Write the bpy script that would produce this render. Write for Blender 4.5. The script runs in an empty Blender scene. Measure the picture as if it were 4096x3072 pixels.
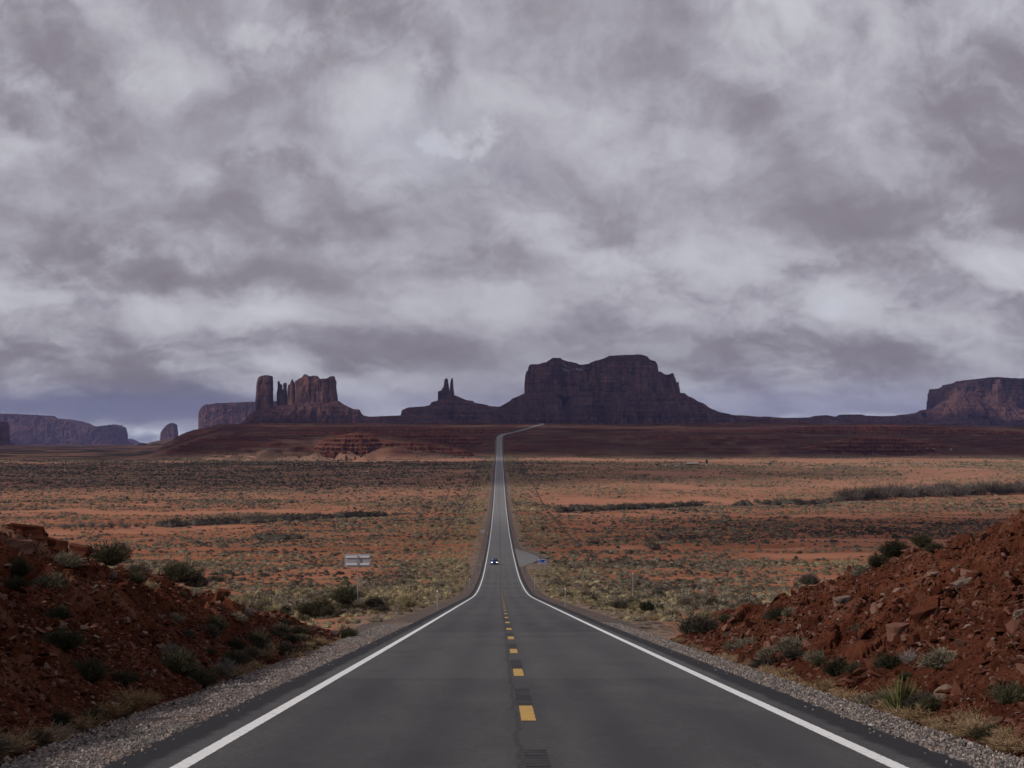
import bpy, bmesh, math, random
import numpy as np
from mathutils import Vector, Matrix

sc = bpy.context.scene
R_ = math.radians
rng = np.random.default_rng(11)
random.seed(5)

# ------------------------------------------------------------------ camera
F_PX, W_PX, H_PX = 7500.0, 4096.0, 3072.0        # focal length in photo pixels
VPX, HOR = 1996.0, 1740.0                         # where the +Y axis falls in the photo
pitch = math.atan((HOR - H_PX / 2) / F_PX)
yaw = math.atan((W_PX / 2 - VPX) / F_PX)
Fw = np.array([math.sin(yaw) * math.cos(pitch), math.cos(yaw) * math.cos(pitch), math.sin(pitch)])
Rt = np.array([math.cos(yaw), -math.sin(yaw), 0.0])
Up = np.cross(Rt, Fw)
cd = bpy.data.cameras.new("camera")
cam = bpy.data.objects.new("camera", cd)
sc.collection.objects.link(cam)
cd.sensor_width = 36.0
cd.lens = 36.0 * F_PX / W_PX
cd.clip_start = 0.3
cd.clip_end = 150000.0
cam.matrix_world = Matrix(((Rt[0], Up[0], -Fw[0], 0), (Rt[1], Up[1], -Fw[1], 0), (Rt[2], Up[2], -Fw[2], 0), (0, 0, 0, 1)))
sc.camera = cam

def P2W(px, py, D):
    """photo pixel + forward distance (world Y) -> world point; arrays allowed"""
    px, py = np.asarray(px, float), np.asarray(py, float)
    a = (px - W_PX / 2) / F_PX; b = (H_PX / 2 - py) / F_PX
    d = Fw[None, :] + a.reshape(-1, 1) * Rt[None, :] + b.reshape(-1, 1) * Up[None, :]
    return d * (np.asarray(D, float).reshape(-1, 1) / d[:, 1:2])

# ------------------------------------------------------------------ sun, sky, exposure
SUN_EL, SUN_BEHIND = 30.0, 24.0        # sun from the left, a little behind the camera
sun_dir = np.array([-math.cos(R_(SUN_EL)) * math.cos(R_(SUN_BEHIND)), -math.cos(R_(SUN_EL)) * math.sin(R_(SUN_BEHIND)), math.sin(R_(SUN_EL))])
sl = bpy.data.lights.new("sun", 'SUN'); sl.energy = 3.3; sl.angle = R_(1.2); sl.color = (1.0, 0.93, 0.85)
so = bpy.data.objects.new("sun", sl); sc.collection.objects.link(so)
so.rotation_euler = Vector(sun_dir).to_track_quat('Z', 'Y').to_euler()

sc.view_settings.view_transform = 'Standard'
sc.view_settings.look = 'None'
sc.view_settings.exposure = 0.0
sc.view_settings.gamma = 1.0
sc.render.engine = 'CYCLES'
cy = sc.cycles
cy.max_bounces = 5; cy.diffuse_bounces = 2; cy.glossy_bounces = 2; cy.transmission_bounces = 3
cy.volume_bounces = 0; cy.transparent_max_bounces = 8
cy.sample_clamp_indirect = 4.0
cy.use_denoising = True
try:
    cy.denoiser = 'OPENIMAGEDENOISE'; cy.denoising_prefilter = 'ACCURATE'
except Exception:
    pass

class NT:
    """small helper to write node trees as expressions"""
    def __init__(s, tree):
        s.t = tree; s.n = tree.nodes; s.l = tree.links
    def node(s, typ, props=None, **ins):
        nd = s.n.new(typ)
        for k, v in (props or {}).items(): setattr(nd, k, v)
        for k, v in ins.items():
            key = int(k[1:]) if k[0] == 'i' and k[1:].isdigit() else k.replace('_', ' ')
            s.put(nd.inputs[key], v)
        return nd
    def put(s, inp, v):
        if isinstance(v, bpy.types.NodeSocket): s.l.new(v, inp)
        else: inp.default_value = v
    def m(s, op, a, b=0.0, c=None, clamp=False):
        nd = s.n.new('ShaderNodeMath'); nd.operation = op; nd.use_clamp = clamp
        s.put(nd.inputs[0], a); s.put(nd.inputs[1], b)
        if c is not None: s.put(nd.inputs[2], c)
        return nd.outputs[0]
    def v(s, op, a, b=(0, 0, 0), scale=None):
        nd = s.n.new('ShaderNodeVectorMath'); nd.operation = op
        s.put(nd.inputs[0], a); s.put(nd.inputs[1], b)
        if scale is not None: s.put(nd.inputs['Scale'], scale)
        return nd.outputs['Value'] if op in ('DOT_PRODUCT', 'LENGTH', 'DISTANCE') else nd.outputs[0]
    def noise(s, vec, scale, detail=4.0, rough=0.5, dist=0.0, color=False):
        nd = s.node('ShaderNodeTexNoise', None, Vector=vec, Scale=scale, Detail=detail, Roughness=rough, Distortion=dist)
        return nd.outputs['Color' if color else 'Fac']
    def smooth(s, x, lo, hi, a=0.0, b=1.0):
        nd = s.node('ShaderNodeMapRange', {'interpolation_type': 'SMOOTHSTEP'}, Value=x)
        nd.inputs[1].default_value = lo; nd.inputs[2].default_value = hi
        nd.inputs[3].default_value = a; nd.inputs[4].default_value = b
        return nd.outputs[0]
    def mix(s, f, a, b, blend='MIX'):
        nd = s.n.new('ShaderNodeMix'); nd.data_type = 'RGBA'; nd.blend_type = blend
        s.put(nd.inputs[0], f)
        s.put(nd.inputs[6], tuple(a) + (1,) if isinstance(a, (tuple, list)) and len(a) == 3 else a)
        s.put(nd.inputs[7], tuple(b) + (1,) if isinstance(b, (tuple, list)) and len(b) == 3 else b)
        return nd.outputs[2]
    def ramp(s, f, stops):
        nd = s.n.new('ShaderNodeValToRGB'); s.put(nd.inputs[0], f)
        el = nd.color_ramp.elements
        while len(el) < len(stops): el.new(0.5)
        for e, (p, c) in zip(el, stops): e.position = p; e.color = tuple(c) + (1,)
        return nd.outputs[0]

# --- world: Nishita sky behind a broken layer of stratocumulus
world = bpy.data.worlds.new("World"); sc.world = world; world.use_nodes = True
wt = NT(world.node_tree); wt.n.clear()
def build_world():
    t = wt
    out = t.n.new('ShaderNodeOutputWorld'); bg = t.n.new('ShaderNodeBackground')
    t.l.new(bg.outputs[0], out.inputs[0])
    sky = t.n.new('ShaderNodeTexSky'); sky.sky_type = 'NISHITA'; sky.sun_disc = False
    sky.sun_elevation = R_(SUN_EL); sky.sun_rotation = math.atan2(sun_dir[0], sun_dir[1])
    sky.altitude = 1500
    d = t.n.new('ShaderNodeTexCoord').outputs['Generated']
    d = t.v('NORMALIZE', d)
    sep = t.n.new('ShaderNodeSeparateXYZ'); t.l.new(d, sep.inputs[0])
    x, y, z = sep.outputs
    zc = t.m('MAXIMUM', z, 0.0)
    # sheet of cloud seen in perspective: flattens and shrinks towards the horizon, but stays puffy
    dn = t.m('ADD', t.m('MAXIMUM', z, -0.06), 0.135)
    azi = t.m('ARCTAN2', x, y)
    q = t.n.new('ShaderNodeCombineXYZ')
    lg = t.m('LOGARITHM', dn, math.e)
    t.put(q.inputs[0], t.m('MULTIPLY', azi, 4.4)); t.put(q.inputs[1], t.m('MULTIPLY', lg, -1.55)); t.put(q.inputs[2], 3.7)
    q = q.outputs[0]
    qn = t.n.new('ShaderNodeCombineXYZ')       # smaller puffs, packed tighter near the horizon
    t.put(qn.inputs[0], t.m('MULTIPLY', azi, 9.5)); t.put(qn.inputs[1], t.m('MULTIPLY', lg, -3.1)); t.put(qn.inputs[2], 1.2)
    qn = qn.outputs[0]
    w1 = t.v('SUBTRACT', t.noise(q, 1.6, 4, 0.5, color=True), (0.5, 0.5, 0.5))
    qw = t.v('ADD', q, t.v('SCALE', w1, scale=0.35))
    wf = t.v('SUBTRACT', t.noise(qn, 2.2, 5, 0.5, color=True), (0.5, 0.5, 0.5))
    big = t.noise(qw, 1.7, 4, 0.48)
    def puffs(vec, sc_, off=(0, 0, 0)):
        return t.node('ShaderNodeTexVoronoi', {'feature': 'SMOOTH_F1'}, Vector=t.v('ADD', vec, off), Scale=sc_, Smoothness=0.45).outputs['Distance']
    qf = t.v('ADD', t.v('ADD', q, t.v('SCALE', w1, scale=0.38)), t.v('SCALE', wf, scale=0.17))
    qg = t.v('ADD', qn, t.v('SCALE', wf, scale=0.42))
    pf = puffs(qf, 2.3); pf2 = puffs(qf, 2.3, (-0.03, 0.09, 0.0))
    pg = puffs(qg, 1.9, (3.3, 1.1, 0.4)); pg2 = puffs(qg, 1.9, (3.3 - .04, 1.1 + .12, 0.4))
    fine = t.noise(t.v('ADD', qg, (5.2, 1.3, 0)), 2.3, 9, 0.60)
    fine2 = t.noise(t.v('ADD', qg, (5.2 - 0.03, 1.3 + 0.07, 0)), 2.3, 9, 0.60)
    vary = t.smooth(t.noise(q, 1.3, 2, 0.5), 0.36, 0.62, 0.45, 1.3)      # crisp heaps in some places, smooth veils in others
    heap = t.smooth(pf, 0.20, 0.62, 0.22, -0.24); heap2 = t.smooth(pg, 0.2, 0.65, 0.2, -0.2)
    lit = t.m('ADD', t.m('MULTIPLY', t.m('SUBTRACT', pf2, pf), 1.0), t.m('MULTIPLY', t.m('SUBTRACT', pg2, pg), 0.85))
    relief = t.m('ADD', lit, t.m('MULTIPLY', t.m('SUBTRACT', fine, fine2), 0.85))
    relief = t.m('ADD', relief, t.m('MULTIPLY', heap, 0.34))
    relief = t.m('ADD', relief, t.m('MULTIPLY', heap2, 0.24))
    relief = t.m('MULTIPLY', relief, vary)
    # large cloud masses of this particular sky, in direction space, edges broken by noise
    ys = t.m('MAXIMUM', y, 0.02)
    az = t.m('DIVIDE', x, ys); el = t.m('DIVIDE', z, ys)
    c2 = t.n.new('ShaderNodeCombineXYZ'); t.put(c2.inputs[0], az); t.put(c2.inputs[1], el); t.put(c2.inputs[2], 0.0)
    wv = t.v('SUBTRACT', t.noise(qn, 1.25, 8, 0.62, color=True), (0.5, 0.5, 0.5))
    wamt = t.m('MULTIPLY', t.m('ADD', zc, 0.035), 0.58)
    wv2 = t.n.new('ShaderNodeSeparateXYZ'); t.put(wv2.inputs[0], wv)
    c3 = t.n.new('ShaderNodeCombineXYZ')
    t.put(c3.inputs[0], t.m('ADD', az, t.m('MULTIPLY', wv2.outputs[0], t.m('MULTIPLY', wamt, 1.5))))
    t.put(c3.inputs[1], t.m('ADD', el, t.m('MULTIPLY', wv2.outputs[1], wamt)))
    c3 = c3.outputs[0]
    front = t.smooth(y, 0.0, 0.5)
    blobs = [  # px, py, rx, ry, weight
        (1000, 810, 360, 110, -1.0), (1250, 1090, 520, 80, -.8), (700, 1120, 300, 60, -.5), (2560, 330, 330, 180, -.65), (3450, 880, 430, 95, -.95),
        (4000, 380, 350, 420, -.75), (2330, 1310, 260, 60, -.6), (3260, 1170, 330, 90, -1.1), (260, 990, 170, 90, -.7),
        (1700, 1440, 330, 60, -.6), (1900, 1060, 260, 70, -.7), (90, 440, 220, 90, -.6), (1700, 330, 110, 240, -.6),
        (760, 380, 230, 130, -.55), (3420, 1130, 330, 60, -.55), (1380, 830, 200, 90, -.5), (2900, 620, 300, 200, -.25),
        (1850, 590, 62, 42, .95), (1500, 420, 190, 210, .75), (2700, 520, 220, 140, .65), (1000, 90, 160, 90, .85),
        (430, 1020, 70, 60, .9), (120, 1130, 220, 70, .7), (2590, 1050, 160, 70, .9), (3750, 1240, 520, 80, .3),
        (1130, 1430, 130, 50, .7), (640, 1510, 60, 30, .7), (3880, 1470, 220, 60, .6), (2450, 540, 130, 70, .5), (60, 560, 130, 60, .5),
        (1980, 1250, 90, 120, .6), (3500, 620, 140, 80, .35), (1100, 650, 200, 60, .3), (2300, 900, 300, 90, .25), (3950, 1000, 250, 80, .35),
        (600, 1290, 700, 60, .35), (3000, 1270, 500, 60, .35), (150, 150, 300, 130, .35), (1480, 150, 300, 130, .45)]
    acc = None
    for (px, py, rx, ry, w) in blobs:
        p = P2W([px], [py], [1.0])[0]
        dv = t.v('MULTIPLY', t.v('SUBTRACT', c3, (p[0], p[2], 0)), (F_PX / rx, F_PX / ry, 0))
        g = t.m('EXPONENT', t.m('MULTIPLY', t.m('POWER', t.m('MULTIPLY', t.v('DOT_PRODUCT', dv, dv), 0.72), 1.7), -1.0))
        acc = t.m('MULTIPLY', g, w) if acc is None else t.m('MULTIPLY_ADD', g, w, acc)
    acc = t.m('MULTIPLY', acc, front)
    val = t.m('ADD', 0.565, t.m('MULTIPLY', t.m('SUBTRACT', big, 0.5), 0.45))
    val = t.m('ADD', val, t.m('MULTIPLY', t.m('SUBTRACT', fine, 0.5), 0.60))
    val = t.m('ADD', val, relief)
    val = t.m('ADD', val, t.m('MULTIPLY', acc, 0.27))
    val = t.m('ADD', 0.5, t.m('MULTIPLY', t.m('TANH', t.m('MULTIPLY', t.m('SUBTRACT', val, 0.475), 2.5)), 0.445))
    col = t.ramp(val, [(0.0, (.205, .185, .215)), (0.24, (.27, .250, .288)), (0.48, (.37, .358, .405)), (0.70, (.475, .470, .520)), (0.88, (.57, .57, .625)), (1.0, (.70, .715, .78))])
    # blue-grey distant rain cloud low over the horizon on the left and right, thin bright gap under it
    def patch(px, py, rx, ry, p=2.0):
        pp = P2W([px], [py], [1.0])[0]
        dv = t.v('MULTIPLY', t.v('SUBTRACT', c3, (pp[0], pp[2], 0)), (F_PX / rx, F_PX / ry, 0))
        return t.m('MULTIPLY', t.m('EXPONENT', t.m('MULTIPLY', t.m('POWER', t.v('DOT_PRODUCT', dv, dv), p), -1.0)), front)
    wisp = t.noise(t.v('MULTIPLY', c2.outputs[0], (1.0, 3.2, 1)), 42.0, 6, 0.6)
    wisp2 = t.noise(t.v('MULTIPLY', c2.outputs[0], (1.0, 2.0, 1)), 26.0, 5, 0.55)
    col = t.mix(t.m('MULTIPLY', patch(430, 1622, 900, 68), 0.92), col, t.mix(wisp2, (.135, .14, .195), (.225, .225, .285)))
    col = t.mix(t.m('MULTIPLY', patch(3330, 1610, 600, 80, 1.5), 0.35), col, t.mix(wisp2, (.215, .225, .33), (.36, .375, .47)))
    col = t.mix(t.m('MULTIPLY', patch(480, 1735, 620, 46), 1.0), col, t.ramp(wisp, [(0.35, (.32, .35, .43)), (0.50, (.50, .53, .60)), (0.62, (.78, .80, .86))]))
    col = t.mix(t.m('MULTIPLY', patch(3050, 1676, 700, 20), 0.8), col, t.ramp(wisp, [(0.38, (.36, .39, .47)), (0.60, (.66, .68, .74))]))
    # thin places let the blue sky through; overhead, out of view, the layer is thinner and brighter
    skyc = t.v('SCALE', sky.outputs[0], scale=0.10)
    up = t.smooth(z, 0.26, 0.9)
    up2 = t.m('MAXIMUM', up, t.smooth(y, 0.35, -0.2))
    col = t.mix(t.m('MULTIPLY', up2, 0.75), col, (.50, .50, .56))
    thin = t.m('MULTIPLY', t.smooth(big, 0.60, 0.78), 0.15)
    col = t.mix(thin, col, skyc)
    # below the horizon: plain earth tone
    col = t.mix(t.smooth(z, -0.03, -0.012), (.12, .08, .06), col)
    t.put(bg.inputs[0], col); bg.inputs[1].default_value = 1.0
build_world()

# ------------------------------------------------------------------ numpy noise
def _h(ix, iy, seed):
    n = (ix.astype(np.int64) * 374761393 + iy.astype(np.int64) * 668265263 + seed * 974634777) & 0xFFFFFFFF
    n = ((n ^ (n >> 13)) * 1274126177) & 0xFFFFFFFF
    n = (n ^ (n >> 16)) & 0xFFFFFFFF
    return n / 4294967295.0
def vnoise(x, y, seed=0):
    x = np.asarray(x, float); y = np.asarray(y, float)
    x0 = np.floor(x); y0 = np.floor(y); fx = x - x0; fy = y - y0
    u = fx * fx * fx * (fx * (fx * 6 - 15) + 10); v = fy * fy * fy * (fy * (fy * 6 - 15) + 10)
    def g(i, j):
        a = _h(x0 + i, y0 + j, seed) * 2 * np.pi
        return np.cos(a) * (fx - i) + np.sin(a) * (fy - j)
    return ((g(0, 0) * (1 - u) + g(1, 0) * u) * (1 - v) + (g(0, 1) * (1 - u) + g(1, 1) * u) * v) * 1.5
def fbm(x, y, octv=4, seed=0, gain=0.5):
    s = 0; a = 1.0; t = 0
    for k in range(octv):
        s = s + a * vnoise(x * 2 ** k + 17.3 * k, y * 2 ** k - 9.1 * k, seed + k); t += a; a *= gain
    return s / t * 1.3
def voro(x, y, seed=0):
    """returns F1, F2, cell random"""
    x0 = np.floor(x); y0 = np.floor(y)
    f1 = np.full(x.shape, 9.0); f2 = np.full(x.shape, 9.0); cid = np.zeros(x.shape)
    for i in (-1, 0, 1):
        for j in (-1, 0, 1):
            cx = x0 + i + _h(x0 + i, y0 + j, seed); cyy = y0 + j + _h(x0 + i, y0 + j, seed + 7)
            d = np.hypot(cx - x, cyy - y)
            c = _h(x0 + i, y0 + j, seed + 13)
            near = d < f1
            f2 = np.where(near, f1, np.minimum(f2, d))
            cid = np.where(near, c, cid); f1 = np.where(near, d, f1)
    return f1, f2, cid
def sst(x, a, b):
    t = np.clip((np.asarray(x, float) - a) / (b - a), 0, 1)
    return t * t * (3 - 2 * t)

# ------------------------------------------------------------------ terrain functions
_D = np.array([-400, -80, 0, 60, 250, 300, 375, 452, 576, 746, 929, 1061, 1255, 1502, 1762, 2133, 2500, 2844, 3050, 3180, 3350, 3700, 4050, 4350, 4550, 4700, 5200])
_Z = np.array([20, 4.48, -1.84, -6.58, -21.4, -24.6, -28.5, -31.3, -35.0, -38.6, -40.4, -41.4, -40.9, -38.6, -34.4, -31.2, -29.0, -24.6, -11.8, -3.2, 1.6, 6.2, 14.2, 22.3, 27.0, 29.3, 30.0])
_gy = np.arange(-400, 5200, 5.0)
_gz = np.interp(_gy, _D, _Z)
_k = np.exp(-0.5 * (np.arange(-12, 13) * 5.0 / 22.0) ** 2); _k /= _k.sum()
_gz = np.convolve(np.pad(_gz, 12, mode='reflect', reflect_type='odd'), _k, 'valid')
def zroad(y): return np.interp(y, _gy, _gz)
_RY = np.array([-400, 3050, 3120, 3180, 3250, 3350, 3700, 4050, 4350, 4470, 4550, 4610, 4660, 4720, 4800, 5000])
_RX = np.array([0.4, 0.4, 0.5, 1.0, 3.0, 8.8, 32, 61.8, 89, 101, 106.5, 107.5, 105, 98, 80, 20])
_rgx = np.interp(_gy, _RY, _RX)
_rgx = np.convolve(np.pad(_rgx, 12, mode='edge'), np.ones(25) / 25 * 0 + _k, 'valid')
def xroad(y): return np.interp(y, _gy, _rgx)

def plateau(y):
    return np.interp(y, [2300, 4700, 7000, 9000, 13000, 60000], [29, 29.3, 36, 42, 50, 60])
def natural(x, y):
    x = np.asarray(x, float); y = np.asarray(y, float)
    a = x / np.maximum(y, 60.0)
    zr = zroad(np.minimum(y, 5100))
    left_low = np.interp(y, [2133, 3000, 5000, 9000, 16000, 60000], [-31.4, -36, -45, -64, -84, -300])
    fl = np.interp(y, [2133, 2420, 2560, 2700, 2800, 3000, 3600, 4500, 4700], [-31.3, -33, -17, -9, -3, 1, 8, 27.5, 29.3])
    fr = np.interp(y, [2133, 2720, 2860, 2960, 3100, 3250, 3600, 4300, 4600, 4700], [-31.3, -29, -18, -15, -5, -2, 2, 16, 26, 29.3])
    # hillside edges wander
    wob = fbm(x / 320.0, y / 320.0, 3, 41) * 150 + (np.abs(fbm(x / 95.0, y / 300.0, 3, 42)) * 190 - 60) * (1 - sst(y, 3300, 3800) * .6)
    yy = y + wob * sst(y, 2150, 2400) * sst(np.abs(x - xroad(y)), 20, 160)
    fl = np.interp(yy, [2133, 2420, 2560, 2700, 2800, 3000, 3600, 4500, 4700], [-31.3, -33, -17, -9, -3, 1, 8, 27.5, 29.3])
    fr = np.interp(yy, [2133, 2720, 2860, 2960, 3100, 3250, 3600, 4300, 4600, 4700], [-31.3, -29, -18, -15, -5, -2, 2, 16, 26, 29.3])
    wl = 1 - sst(a, -0.06, -0.012); wr = sst(a, 0.02, 0.07)
    mid = zr * (1 - wl - wr) + fl * wl + fr * wr
    pl = plateau(y)
    up = np.where(y < 4700, mid, pl)
    edge = sst(a + fbm(x / 260, y / 260, 3, 5) * 0.02, -0.186, -0.135)
    z = np.where(y > 2133, left_low * (1 - edge) + up * edge, zr)
    z = z - 9 * sst(a, 0.19, 0.30) * sst(y, 3000, 4500)
    # undulation
    off = sst(np.abs(x - xroad(y)), 7, 60)
    z = z - 0.7 * sst(np.abs(x - xroad(y)), 6, 14)
    z = z + off * (fbm(x / 37, y / 37, 3, 1) * 0.55 * sst(y, 90, 200)
                   + fbm(x / 190, y / 150, 3, 2) * 1.7 * sst(y, 300, 1300)
                   + fbm(x / 420, y / 300, 4, 3) * 5.0 * sst(y, 2300, 3000))
    # dry washes with steep far banks
    for (xa, ya, xb, yb, dep, s0) in ((-260, 845, -18, 985, 3.2, 1), (34, 1030, 330, 1330, 3.0, 2), (-20, 620, -160, 560, 1.2, 3), (20, 600, 240, 660, 1.8, 4)):
        t_ = (x - xa) / (xb - xa)
        yw = ya + (yb - ya) * t_ + fbm(x / 45, x * 0 + s0, 3, 60 + s0) * 16
        inr = sst(t_, -0.3, 0.02) * (1 - sst(t_, 0.93, 1.1))
        dd = y - yw
        cut = sst(dd, -26, -6) * (1 - sst(dd, 3, 6.5 + 3 * fbm(x / 9, y / 9, 2, 8)))
        z = z - dep * cut * inr
    # stepped ledges on the bench
    tm = sst(y, 2350, 2520) * (1 - sst(y, 5200, 5800)) * off * sst(z, -34, -27) * np.where(a < -0.19, 0, 1)
    s = 6.0; zz = z + fbm(x / 210, y / 210, 4, 9) * 7.0; tm = tm * sst(fbm(x / 260, y / 120, 3, 10), -.35, .15)
    k = np.floor(zz / s); f = zz / s - k
    f2 = np.where(f < 0.68, f * 0.42, 0.2856 + (f - 0.68) * (0.7144 / 0.32) )
    f2 = f * 0.22 + 0.78 * sst(f, 0.88, 0.985)
    z = z + tm * 0.85 * s * (f2 - f)
    return z

TOE_L, TOE_R = 5.9, 6.4
def hill(x, y):
    """the low red hill the road cuts through, near the camera"""
    xc = x - xroad(y)
    zr = zroad(y)
    nl = -1.75 - 0.17 * (y - 38) + 0.02 * np.abs(x + 8) + fbm(x / 6.0, y / 6.0, 3, 21) * 0.35
    nr = -1.69 - 0.20 * (y - 43.7) + 0.03 * np.abs(x - 12) + fbm(x / 6.0, y / 6.0, 3, 22) * 0.35
    n = np.where(xc < 0, nl, nr)
    toe = np.where(xc < 0, TOE_L, TOE_R) + fbm(y / 5.0, x / 5.0, 2, 23) * 0.5
    cut = zr - 0.25 + 0.65 * (np.abs(xc) - toe)
    h = 0.35
    d = (cut - n) / h
    m = -h * np.log(np.exp(-np.clip(cut, -60, 60) / h + np.clip(n, -60, 60) / h * 0) + 0) if False else np.minimum(cut, n) - h * np.log1p(np.exp(-np.abs(d))) * 0.6
    return m
def ground(x, y):
    x = np.asarray(x, float); y = np.asarray(y, float)
    z = natural(x, y)
    xc = np.abs(x - xroad(y))
    near = 1 - sst(y, 92, 120)
    hz = hill(x, y)
    z = np.where(y < 125, np.maximum(z, hz * near + (z - 1) * (1 - near)), z)
    zr = zroad(y)
    # road bed
    w = 1 - sst(xc, 5.2, 8.5)
    w = np.where(y < 90, 1 - sst(xc, 5.0, 6.2), w)
    return z * (1 - w) + (zr - 0.16) * w

# ------------------------------------------------------------------ mesh helpers
def link(o, parent=None):
    sc.collection.objects.link(o)
    if parent is not None: o.parent = parent
    return o
def tag(o, label=None, cat=None, group=None, kind=None):
    if label: o["label"] = label
    if cat: o["category"] = cat
    if group: o["group"] = group
    if kind: o["kind"] = kind
    return o
def np_mesh(name, V, Fc, mat=None, smooth=False):
    me = bpy.data.meshes.new(name)
    V = np.asarray(V, np.float32); Fc = np.asarray(Fc, np.int32)
    nf, k = Fc.shape
    me.vertices.add(len(V)); me.vertices.foreach_set('co', V.ravel())
    me.loops.add(nf * k); me.loops.foreach_set('vertex_index', Fc.ravel())
    me.polygons.add(nf); me.polygons.foreach_set('loop_start', np.arange(0, nf * k, k, dtype=np.int32))
    try: me.polygons.foreach_set('loop_total', np.full(nf, k, np.int32))
    except Exception: pass
    me.polygons.foreach_set('use_smooth', np.full(nf, smooth))
    me.update(calc_edges=True); me.validate()
    if mat: me.materials.append(mat)
    return me
def grid_faces(nr, nc, wrap=False):
    i = np.arange(nr - 1)[:, None]; j = np.arange(nc if wrap else nc - 1)[None, :]
    j2 = (j + 1) % nc
    return np.stack([i * nc + j, i * nc + j2, (i + 1) * nc + j2, (i + 1) * nc + j], -1).reshape(-1, 4)
def np_obj(name, V, Fc, mat=None, parent=None, smooth=False):
    o = bpy.data.objects.new(name, np_mesh(name, V, Fc, mat, smooth))
    return link(o, parent)
class MB:
    def __init__(s): s.v = []; s.f = []
    def box(s, x0, x1, y0, y1, z0, z1):
        b = len(s.v)
        s.v += [(x, y, z) for z in (z0, z1) for y in (y0, y1) for x in (x0, x1)]
        s.f += [tuple(b + i for i in q) for q in ((0, 2, 3, 1), (4, 5, 7, 6), (0, 1, 5, 4), (2, 6, 7, 3), (0, 4, 6, 2), (1, 3, 7, 5))]
        return s
    def tube(s, p0, p1, r0, r1=None, n=8):
        r1 = r0 if r1 is None else r1
        p0, p1 = Vector(p0), Vector(p1); d = (p1 - p0).normalized()
        u = d.orthogonal().normalized(); w = d.cross(u); b = len(s.v)
        for p, r in ((p0, r0), (p1, r1)):
            for i in range(n):
                a = 2 * math.pi * i / n; q = p + (u * math.cos(a) + w * math.sin(a)) * r; s.v.append(tuple(q))
        for i in range(n): s.f.append((b + i, b + (i + 1) % n, b + n + (i + 1) % n, b + n + i))
        s.f.append(tuple(b + i for i in range(n - 1, -1, -1))); s.f.append(tuple(b + n + i for i in range(n)))
        return s
    def prism(s, pts, axis, a0, a1):
        """polygon pts (2d) extruded along axis ('x','y','z')"""
        b = len(s.v); n = len(pts)
        for a in (a0, a1):
            for (p, q) in pts:
                s.v.append({'x': (a, p, q), 'y': (p, a, q), 'z': (p, q, a)}[axis])
        for i in range(n): s.f.append((b + i, b + (i + 1) % n, b + n + (i + 1) % n, b + n + i))
        s.f.append(tuple(b + i for i in range(n - 1, -1, -1))); s.f.append(tuple(b + n + i for i in range(n)))
        return s
    def build(s, name, mat, parent=None, bevel=0.0, smooth=False):
        me = bpy.data.meshes.new(name); me.from_pydata(s.v, [], s.f)
        bm = bmesh.new(); bm.from_mesh(me); bmesh.ops.recalc_face_normals(bm, faces=bm.faces)
        if bevel > 0:
            bmesh.ops.bevel(bm, geom=list(bm.edges), offset=bevel, segments=2, affect='EDGES', clamp_overlap=True)
        for f in bm.faces: f.smooth = smooth
        bm.to_mesh(me); bm.free(); me.materials.append(mat)
        return link(bpy.data.objects.new(name, me), parent)
def empty(name, loc, rz=0.0, label=None, cat=None, group=None):
    o = bpy.data.objects.new(name, None); o.empty_display_size = 0.2
    link(o); o.location = loc; o.rotation_euler = (0, 0, rz)
    return tag(o, label, cat, group)
def add_attr(me, name, arr):
    a = me.attributes.new(name, 'FLOAT', 'POINT'); a.data.foreach_set('value', np.asarray(arr, np.float32).ravel())

# ------------------------------------------------------------------ materials
MATS = {}
MATTE = {'ground', 'bank', 'rock', 'grey_rock', 'pebble', 'gravel', 'cliff', 'talus', 'bluff', 'sage', 'dark_shrub', 'green_shrub', 'rabbit', 'dry_grass', 'twig', 'thicket'}
def mat(name, fn):
    m = bpy.data.materials.new(name); m.use_nodes = True
    t = NT(m.node_tree); bs = t.n['Principled BSDF']; bs.inputs['Roughness'].default_value = 0.9
    try: bs.inputs['Specular IOR Level'].default_value = 0.0 if name in MATTE else 0.2
    except Exception: pass
    fn(t, bs); MATS[name] = m
    return m
def bump(t, bs, h, strength, dist):
    b = t.node('ShaderNodeBump', None, Height=h); b.inputs['Strength'].default_value = strength; b.inputs['Distance'].default_value = dist
    t.l.new(b.outputs[0], bs.inputs['Normal'])
def flat(c, rough=0.6, metal=0.0, var=0.12, sc_=6.0, emit=None):
    def fn(t, bs):
        p = t.n.new('ShaderNodeTexCoord').outputs['Object']
        nz = t.noise(p, sc_, 5, 0.6)
        col = t.mix(nz, tuple(x * (1 - var) for x in c), tuple(min(1, x * (1 + var)) for x in c))
        t.put(bs.inputs['Base Color'], col); bs.inputs['Roughness'].default_value = rough; bs.inputs['Metallic'].default_value = metal
        if emit:
            t.put(bs.inputs['Emission Color'], tuple(emit[:3]) + (1,)); bs.inputs['Emission Strength'].default_value = emit[3]
    return fn

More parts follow.
